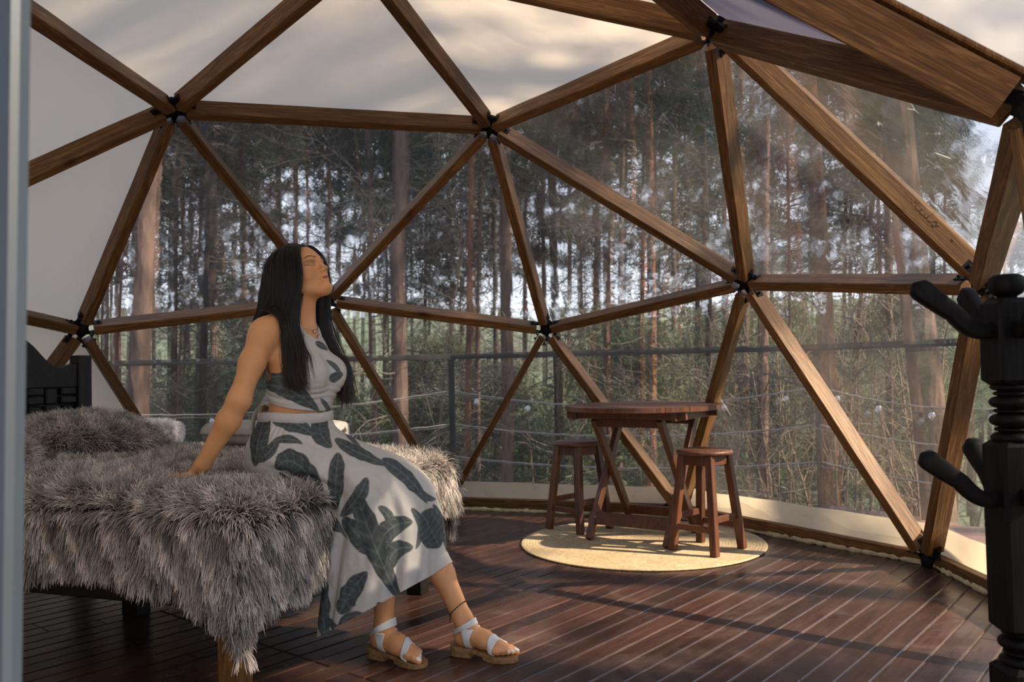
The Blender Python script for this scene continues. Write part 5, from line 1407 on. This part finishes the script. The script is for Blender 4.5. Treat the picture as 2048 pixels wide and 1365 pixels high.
# skirt: rings swept from the waist over the lap and down past the knees
ST = A([[-.000, .836, -.238, .832, .134], [.004, .808, -.250, .790, .145], [.020, .775, -.288, .700, .178], [.100, .738, -.272, .628, .188], [.200, .700, -.120, .614, .190],
        [.300, .652, .000, .606, .186], [.378, .590, .078, .570, .182], [.412, .500, .095, .492, .184], [.425, .415, .078, .395, .190], [.424, .345, .066, .260, .198], [.420, .288, .052, .088, .206]])
NSK, NPH = 420, 520
cum = np.r_[0, np.cumsum(np.linalg.norm(np.diff(ST[:, :4], axis=0), axis=1))]; tt_ = np.linspace(0, cum[-1], NSK)
def cat(ts):
    out = []
    for t in ts:
        i = min(max(int(np.searchsorted(cum, t)) - 1, 0), len(ST) - 2); u = (t - cum[i]) / (cum[i + 1] - cum[i])
        p0, p1, p2, p3 = ST[max(i - 1, 0)], ST[i], ST[i + 1], ST[min(i + 2, len(ST) - 1)]
        out.append(.5 * (2 * p1 + (p2 - p0) * u + (2 * p0 - 5 * p1 + 4 * p2 - p3) * u * u + (3 * p1 - p0 - 3 * p2 + p3) * u ** 3))
    return A(out)
SS = cat(tt_); ph = np.linspace(0, 2 * math.pi, NPH, endpoint=False)
fr = np.linspace(0, 1, NSK)[:, None]; c_, s_ = np.cos(ph)[None], np.sin(ph)[None]
ex = 1 - .22 * np.clip((fr - .2) * 3, 0, 1) - .28 * np.clip((fr - .55) * 2.5, 0, 1) * (c_ < 0); cc = np.sign(c_) * np.abs(c_) ** ex; ssn = np.sign(s_) * np.abs(s_) ** ex
front, back, w_ = SS[:, 0:2], SS[:, 2:4], SS[:, 4:5]
cx_ = (front + back) / 2; hx = (front - back) / 2
X = cx_[:, 0:1] + hx[:, 0:1] * cc; Z = cx_[:, 1:2] + hx[:, 1:2] * cc; Yk = Y0 - .005 + w_ * ssn
nrm = np.stack([hx[:, 0:1] * c_, w_ * s_ * 1.0, hx[:, 1:2] * c_ ], -1); nrm = nrm / (np.linalg.norm(nrm, axis=2, keepdims=True) + 1e-9)
amp = .003 + .020 * np.clip((fr - .45) / .55, 0, 1) ** 1.3
fold = np.sin(ph[None] * 7 + .8 * np.sin(fr * 6)) * .55 + np.sin(ph[None] * 12 + 1.7 + 1.4 * fr) * .35 + np.sin(ph[None] * 19 + 4 * fr) * .18
gath = .0022 * np.sin(ph[None] * 46) * np.exp(-((fr - .09) / .06) ** 2) * np.clip(fr * 30 - .6, 0, 1)
# cloth sinks between the two legs along the lap
valley = -.020 * np.exp(-((Yk - Y0) / .045) ** 2) * np.clip((cc - .3), 0, 1) * np.clip((fr - .3) * 4, 0, 1)
diag = .008 * np.sin(X * 55 + Z * 38 + 3 * np.sin(Yk * 16)) * np.clip((fr - .15) * 3, 0, 1) * np.clip((.75 - fr) * 3, 0, 1)
dsp = (amp * fold + gath + valley + diag)[..., None] * nrm
SK = np.stack([X, Yk, Z], -1) + dsp
SP = SK.reshape(-1, 3)
low = Field(); low.ops = body.ops[:3] + legs_only.ops
d_b = low(SP); push = (d_b < .006) & (np.repeat(np.arange(NSK), NPH) > 25)
if push.any():
    e_ = .002; gr_ = np.stack([low(SP[push] + dv) - d_b[push] for dv in np.eye(3) * e_], 1); gr_ /= np.linalg.norm(gr_, axis=1, keepdims=True) + 1e-9
    SP[push] += gr_ * (.006 - d_b[push])[:, None]
SP[:, 2] = np.where((SP[:, 0] < .03) & (SP[:, 2] < .590), .590 + .1 * (SP[:, 2] - .590), SP[:, 2])
ii_ = np.arange((NSK - 1) * NPH); r0_ = ii_ // NPH; k0_ = ii_ % NPH; Q3 = np.column_stack([r0_ * NPH + k0_, (r0_ + 1) * NPH + k0_, (r0_ + 1) * NPH + (k0_ + 1) % NPH, r0_ * NPH + (k0_ + 1) % NPH])
skirt = np_mesh('skirt', SP, Q3, M['cloth'], WO); lf, vn = leaf_print(SP, LEAVES)
extra = [([(u0, v0), (u0 + .05 * math.cos(a), v0 + .05 * math.sin(a)), (u0 + .13 * math.cos(a + .3), v0 + .13 * math.sin(a + .3))], .05, 90 + i) for i, (u0, v0, a) in enumerate([(-.2, .7, 2), (.1, .62, .5), (.0, .45, 1.2), (.2, .4, 4), (.3, .3, 2), (.05, .25, .3)])]
put_attr(skirt, 'leaf', lf); put_attr(skirt, 'vein', vn)
link('skirt', skirt, woman)
# waistband
m = MB(); V = []; n = 120
for j, (z, o_) in enumerate(((.804, .004), (.807, .0085), (.836, .0085), (.839, .004))):
    for k in range(n):
        a = 2 * math.pi * k / n; V.append((-.119 + (.121 + o_) * math.cos(a), Y0 - .005 + (.134 + o_) * math.sin(a), z + .003 * math.sin(a * 3) - .003 * math.cos(a)))
m.add(V, [(j * n + k, j * n + (k + 1) % n, (j + 1) * n + (k + 1) % n, (j + 1) * n + k) for j in range(3) for k in range(n)], True)
link('waistband', m.mesh('waistband', M['cloth']), woman, -WO)
# bow tie ends at the back of the top
def ribbon(pts, w, th=.0012, wdir=(.3, .9, .2)):
    m2 = MB(); pts = A(pts, float); n = 16; t = np.linspace(0, 1, n); K = len(pts) - 1; c = sum((math.comb(K, i) * t ** i * (1 - t) ** (K - i))[:, None] * pts[i] for i in range(K + 1)); tg = np.gradient(c, axis=0); V = []
    for i in range(n):
        d = tg[i] / np.linalg.norm(tg[i]); u = A(wdir, float); u -= d * (u @ d); u /= np.linalg.norm(u); nn = np.cross(d, u); hw2 = w / 2 * (.55 + .45 * math.sin(math.pi * (i / (n - 1)) ** .8)) * (1 if i < n - 1 else .2)
        V += [c[i] + u * hw2 + nn * th, c[i] - u * hw2 + nn * th, c[i] - u * hw2 - nn * th, c[i] + u * hw2 - nn * th]
    m2.add(V, [(i * 4 + j, i * 4 + (j + 1) % 4, (i + 1) * 4 + (j + 1) % 4, (i + 1) * 4 + j) for i in range(n - 1) for j in range(4)] + [(0, 3, 2, 1), ((n - 1) * 4, (n - 1) * 4 + 1, (n - 1) * 4 + 2, (n - 1) * 4 + 3)], True)
    return m2
M['plain_cloth'] = simple('off_white_linen', (.58, .54, .48), .85, nscale=40, var=.06)
kn = A([-.222, Y0 - .02, .868])
tie = MB().tube([kn + A([.012, 0, 0]), kn, kn + A([-.012, 0, -.004])], [.006, .013, .008], 10).build('tie_knot', M['plain_cloth'], woman, -WO)
for e2, w2 in ((A([-.050, -.035, -.105]), .020), (A([-.012, -.02, -.080]), .016)):
    rb = ribbon([kn, kn + e2 * .25 + A([-.045, -.01, .02]), kn + e2 * .7 + A([-.02, 0, -.0]), kn + e2], w2); link('tie_end', rb.mesh('tie_end', M['plain_cloth']), tie, (0, 0, 0))
# sandals
def sandal(pf, F, nm, parent, side):
    so = empty(nm, tuple(pf(0.06, 0, -.02) - WO), (0, 0, 0), parent); so0 = pf(0.06, 0, -.02)
    # sole outline along the foot
    prof = [(-.030, .014), (-.024, .024), (-.005, .031), (.03, .029), (.07, .028), (.11, .034), (.145, .042), (.17, .041), (.19, .034), (.205, .022), (.212, .008)]
    xs = np.linspace(-.030, .212, 34); ws = np.interp(xs, [p[0] for p in prof], [p[1] for p in prof]); cy = np.interp(xs, [-.03, .08, .15, .21], [0, .0, .0, .004 * -side])
    out = [(x, w + c) for x, w, c in zip(xs, ws, cy)] + [(x, -w + c) for x, w, c in zip(xs[::-1], ws[::-1], cy[::-1])]
    V = []; n = len(out)
    zs = lambda x, b: pf(x, 0, 0)[2]
    def lvl(off, sc=1.0):
        for x, y in out:
            p = pf(x, y * sc, 0); V.append((p[0], p[1], p[2] + off))
    lvl(-.0015, .96); lvl(-.004, 1.0); lvl(-.013, 1.0); lvl(-.0135, .97)
    F_ = [tuple(range(n))] + [(j * n + (k + 1) % n, j * n + k, (j + 1) * n + k, (j + 1) * n + (k + 1) % n) for j in range(3) for k in range(n)] + [tuple(range(3 * n, 4 * n))[::-1]]
    link('sole', mesh_of('sole', A(V) - so0, F_, M['cork']), so)
    hl_ = [(x, y) for x, y in out if x < .055]; V = []; n = len(hl_)
    for off in (-.012, None):
        for x, y in hl_:
            p = pf(x, y * (.98 if off else .93), 0); V.append((p[0], p[1], p[2] + off if off else .0015))
    link('heel', mesh_of('heel', A(V) - so0, [tuple(range(n)), tuple(range(n, 2 * n))[::-1]] + [((k + 1) % n, k, n + k, n + (k + 1) % n) for k in range(n)], M['cork']), so)
    # forefoot outsole reaching the floor
    fo = [(x, y) for x, y in out if x > .10]; V = []; n = len(fo)
    for off in (-.012, None):
        for x, y in fo:
            p = pf(x, y * .99, 0); V.append((p[0], p[1], p[2] + off if off else max(.0012, min(p[2] - .0125, .0012 + .25 * max(0, .12 - x)))))
    link('outsole', mesh_of('outsole', A(V) - so0, [tuple(range(n)), tuple(range(n, 2 * n))[::-1]] + [((k + 1) % n, k, n + k, n + (k + 1) % n) for k in range(n)], M['cork']), so)
    fx = pf(1, 0, 0) - pf(0, 0, 0); fx[2] = 0; fx /= np.linalg.norm(fx); fy = A([-fx[1], fx[0], 0]); o0 = pf(0, 0, 0)
    def loc(P): q = P - o0; x = q @ fx; return x, q @ fy, q[:, 2] + .10 * x
    bands = {'toe_strap': lambda x, y, z: np.maximum(np.abs(x - .138 + y * side * .25) - .0115, -.006 - z),
             'ankle_strap': lambda x, y, z: np.maximum(np.abs(z - .052 - (x - .0) * .62) - .0085 - .10 * np.clip(x - .02, 0, .06), -.006 - z),
             'side_strap': lambda x, y, z: np.maximum(np.maximum(np.abs(x - .042 - .10 * np.clip(z - .03, 0, 1)) - .011 - .25 * np.clip(z - .030, 0, .05), z - .068), -.006 - z)}
    for bn, bf in bands.items():
        def fn(P):
            x, y, z = loc(P); return np.maximum(np.abs(F(P) - .0030) - .0019, bf(x, y, z))
        lo = np.minimum(pf(-.05, -.06, -.02), pf(.23, .06, .13)) - .02; hi = np.maximum(pf(-.05, .06, -.02), pf(.23, -.06, .13)) + .02; hi[2] = max(hi[2], .17)
        p_, q_ = polygonise(fn, lo, hi, .0019, 12)
        if len(p_): link(bn, np_mesh(bn, p_, q_, M['white_leather'], so0), so)
sandal(pF, footF, 'sandal', woman, -1); sandal(pN, footN, 'sandal', woman, 1)
# anklet of dark beads
ax_ = (KNF - ANF); ax_ /= np.linalg.norm(ax_); ctr = ANF + ax_ * .040; u = np.cross(ax_, (0, 1, 0)); u /= np.linalg.norm(u); v = np.cross(ax_, u); m = MB(); ring = []
for k in range(34):
    a = 2 * math.pi * k / 34; d = u * math.cos(a) + v * math.sin(a); r_ = .02
    for _ in range(12):
        p = ctr + d * r_ + ax_ * (-.010 * math.cos(a)); dd = footF(p[None])[0]; r_ += .0015 - dd
    ring.append(p)
    rr = .0026 if k % 2 else .0018; m.lathe([(rr * .3, -rr), (rr, -rr * .4), (rr, rr * .4), (rr * .3, rr)], p, 8)
m.tube(ring + [ring[0]], .0010, 5)
e0 = ring[int(np.argmin([p[0] for p in ring]))]; m.tube([e0, e0 + A([-.004, -.002, -.012]), e0 + A([-.003, -.003, -.026])], .0016, 6)
link('anklet', m.mesh('anklet', M['cord']), woman, -WO)
# fine necklace with a small pendant
m = MB(); pts = []
for k in range(40):
    a = 2 * math.pi * k / 40; d = A([math.cos(a), math.sin(a), 0]); c = A([-.10, Y0, 1.160 - .030 * math.cos(a)]); r_ = .03
    for _ in range(14): p = c + d * r_; r_ += .0012 - body(p[None])[0]
    pts.append(p)
m.tube(pts + [pts[0]], .0009, 5); m.lathe([(.001, -.012), (.004, -.009), (.004, -.004), (.001, -.001)], pts[0] + A([.001, 0, 0]), 10)
link('necklace', m.mesh('necklace', M['silver']), woman, -WO)

# ------------------------------------------------------------------ hair
t = NT('dark_hair'); hi_ = t.n('ShaderNodeHairInfo')
c = t.ramp(hi_.outputs['Intercept'], [(0, (.006, .005, .005)), (.6, (.010, .0075, .006)), (1, (.030, .017, .011))]); c = t.mix(1.0, c, t.ramp(hi_.outputs['Random'], [(0, (.6, .6, .6)), (1, (1.7, 1.5, 1.4))]), 'MULTIPLY')
M['hair'] = t.done(t.pbsdf(c, .42, None, .45))
M['hair_base'] = simple('dark_hair_base', (.007, .006, .005), .5, nscale=60)
def hairline(L): return .034 + np.clip(L[:, 2] - .050, 0, 1) * 1.05 + np.clip(-.03 - L[:, 2], 0, 1) * -.25 - .012 * np.clip(np.abs(L[:, 1]) / .07, 0, 1)
skull = Field(); skull.ell(H(-.014, 0, .022), (.094, .074, .084), HR, k=.01); skull.ell(H(.024, 0, .014), (.063, .062, .070), HR, k=.02); skull.ell(H(-.035, 0, -.02), (.062, .062, .065), HR, k=.03)
def cap_fn(P):
    L = (P - HC) @ HR / HS; return np.maximum(np.maximum(skull(P) - .005, L[:, 0] - hairline(L)), -.085 - L[:, 2])
p_, q_ = polygonise(cap_fn, HC - .15, HC + .15, .0030, 12); hb_ = link('hair', np_mesh('hair', p_, q_, M['hair_base'], WO), woman)
coll = Field(); coll.ops = list(skull.ops) + [o for o in body.ops if o[1][2] > .80 or o[2][2] > .85]
rg = np.random.default_rng(3)
def guides(n):
    roots = []
    while len(roots) < n:
        d = rg.normal(size=(4 * n, 3)); d /= np.linalg.norm(d, axis=1)[:, None]; L = A([-.014, 0, .022]) + d * A([.094, .074, .084])
        ok = (L[:, 0] < hairline(L) - .001) & (L[:, 2] > -.055) & ((np.abs(L[:, 1]) > .02) | (L[:, 2] > -.02) ); roots += list(L[ok])
    return A(roots[:n])
NG = 1500; RL = guides(NG); lay = rg.uniform(.004, .017, NG); sgn = np.where(RL[:, 1] + rg.normal(0, .002, NG) < 0, -1., 1.)
Pn = HC + (RL * HS) @ HR.T; P0 = Pn.copy()
isf = (RL[:, 0] > -.022 + rg.normal(0, .010, NG)) ; isf &= (np.abs(RL[:, 1]) > .0)
zend = np.where(isf, rg.uniform(.905, .985, NG), rg.uniform(1.06, 1.12, NG)); zend = np.where((sgn > 0) & isf, zend - .06, zend)
nearT = A([ony(x, y, -.412) for x, y in ((556, 585), (572, 640), (588, 700), (603, 750), (614, 800), (618, 860))]); farT = A([ony(x, y, -.195) for x, y in ((640, 600), (655, 650), (676, 705), (690, 750), (688, 800), (684, 850))])
track = [P0.copy()]; P = P0.copy(); D = np.zeros_like(P); jit = rg.normal(0, 1, (NG, 3)); KS = 46; stp = .0135; alive = np.ones(NG, bool)
for it in range(KS):
    L = (P - HC) @ HR / HS
    on = np.clip((L[:, 2] + .050) / .05, 0, 1)[:, None]
    # on the head: comb away from the parting and down, slightly back
    comb = (HR @ (np.column_stack([-.18 - .25 * (L[:, 0] < 0) * np.ones(NG), sgn * np.clip(1.2 - np.abs(L[:, 1]) / .06, .05, 1.2), -.9 * np.ones(NG)]).T)).T
    g = np.tile(A([0, 0, -1.]), (NG, 1)); z = P[:, 2]
    tgt = np.where((sgn < 0)[:, None], np.column_stack([np.interp(-z, -nearT[:, 2], nearT[:, i]) for i in range(3)]), np.column_stack([np.interp(-z, -farT[:, 2], farT[:, i]) for i in range(3)]))
    tgt = tgt + jit * A([.017, .016, 0]); bk = A([-.232, Y0 + .0, 0]) + np.column_stack([jit[:, 0] * .010, sgn * .060 + jit[:, 1] * .028, z])
    goal = np.where(isf[:, None], tgt, bk); pullv = (goal - P); pullv[:, 2] = 0
    fall = g + pullv * np.clip((1.40 - z) * 9, 0, 3.2)[:, None] * 4.0
    d = comb * on + fall * (1 - on); d /= np.linalg.norm(d, axis=1)[:, None] + 1e-9; d = d * .6 + D * .4; d /= np.linalg.norm(d, axis=1)[:, None] + 1e-9
    P = P + d * stp; D = d
    for _ in range(2):
        dd = coll(P); need = lay * (.35 + .65 * min(1, it / 6)) + .002; k = dd < need
        if k.any():
            q = P[k]; d0 = dd[k]; gr_ = np.stack([coll(q + dv) - d0 for dv in np.eye(3) * .002], 1); gr_ /= np.linalg.norm(gr_, axis=1, keepdims=True) + 1e-9; P[k] = q + gr_ * (need[k] - d0)[:, None]
    track.append(P.copy())
TR = np.stack(track, 1)
# resample every strand to end at its own height
KO = 26; OUT = np.zeros((NG, KO, 3))
for i in range(NG):
    zz = TR[i, :, 2]; j = np.argmax(zz < zend[i]) if (zz < zend[i]).any() else KS; s = np.linspace(0, max(j, 8), KO); a = np.minimum(s.astype(int), KS - 1); f = (s - a)[:, None]; OUT[i] = TR[i][a] * (1 - f) + TR[i][a + 1] * f
NC = 20; ch = np.repeat(OUT, NC, axis=0); n = len(ch); tt2 = np.linspace(0, 1, KO)[None, :, None]
of = rg.normal(0, 1, (n, 1, 3)) * (.0035 * np.minimum(1, tt2 * 6) + .0020 * tt2); wob = np.sin(tt2 * rg.uniform(3, 9, (n, 1, 1)) + rg.uniform(0, 6, (n, 1, 1))) * rg.normal(0, .0022, (n, 1, 3)) * tt2
ch = ch + of * A([1, 1, .6]) + wob
sc_ = rg.uniform(.80, 1.0, (n, 1)); idx = np.linspace(0, 1, KO)[None] * sc_ * (KO - 1); a = np.minimum(idx.astype(int), KO - 2); f = (idx - a)[..., None]; ch = np.take_along_axis(ch, a[..., None].repeat(3, 2), 1) * (1 - f) + np.take_along_axis(ch, (a + 1)[..., None].repeat(3, 2), 1) * f
hr = curves_obj('hair_strands', ch, np.linspace(.00062, .00028, KO), M['hair'], hb_, WO); hr['kind'] = 'stuff'
print('hair', n)
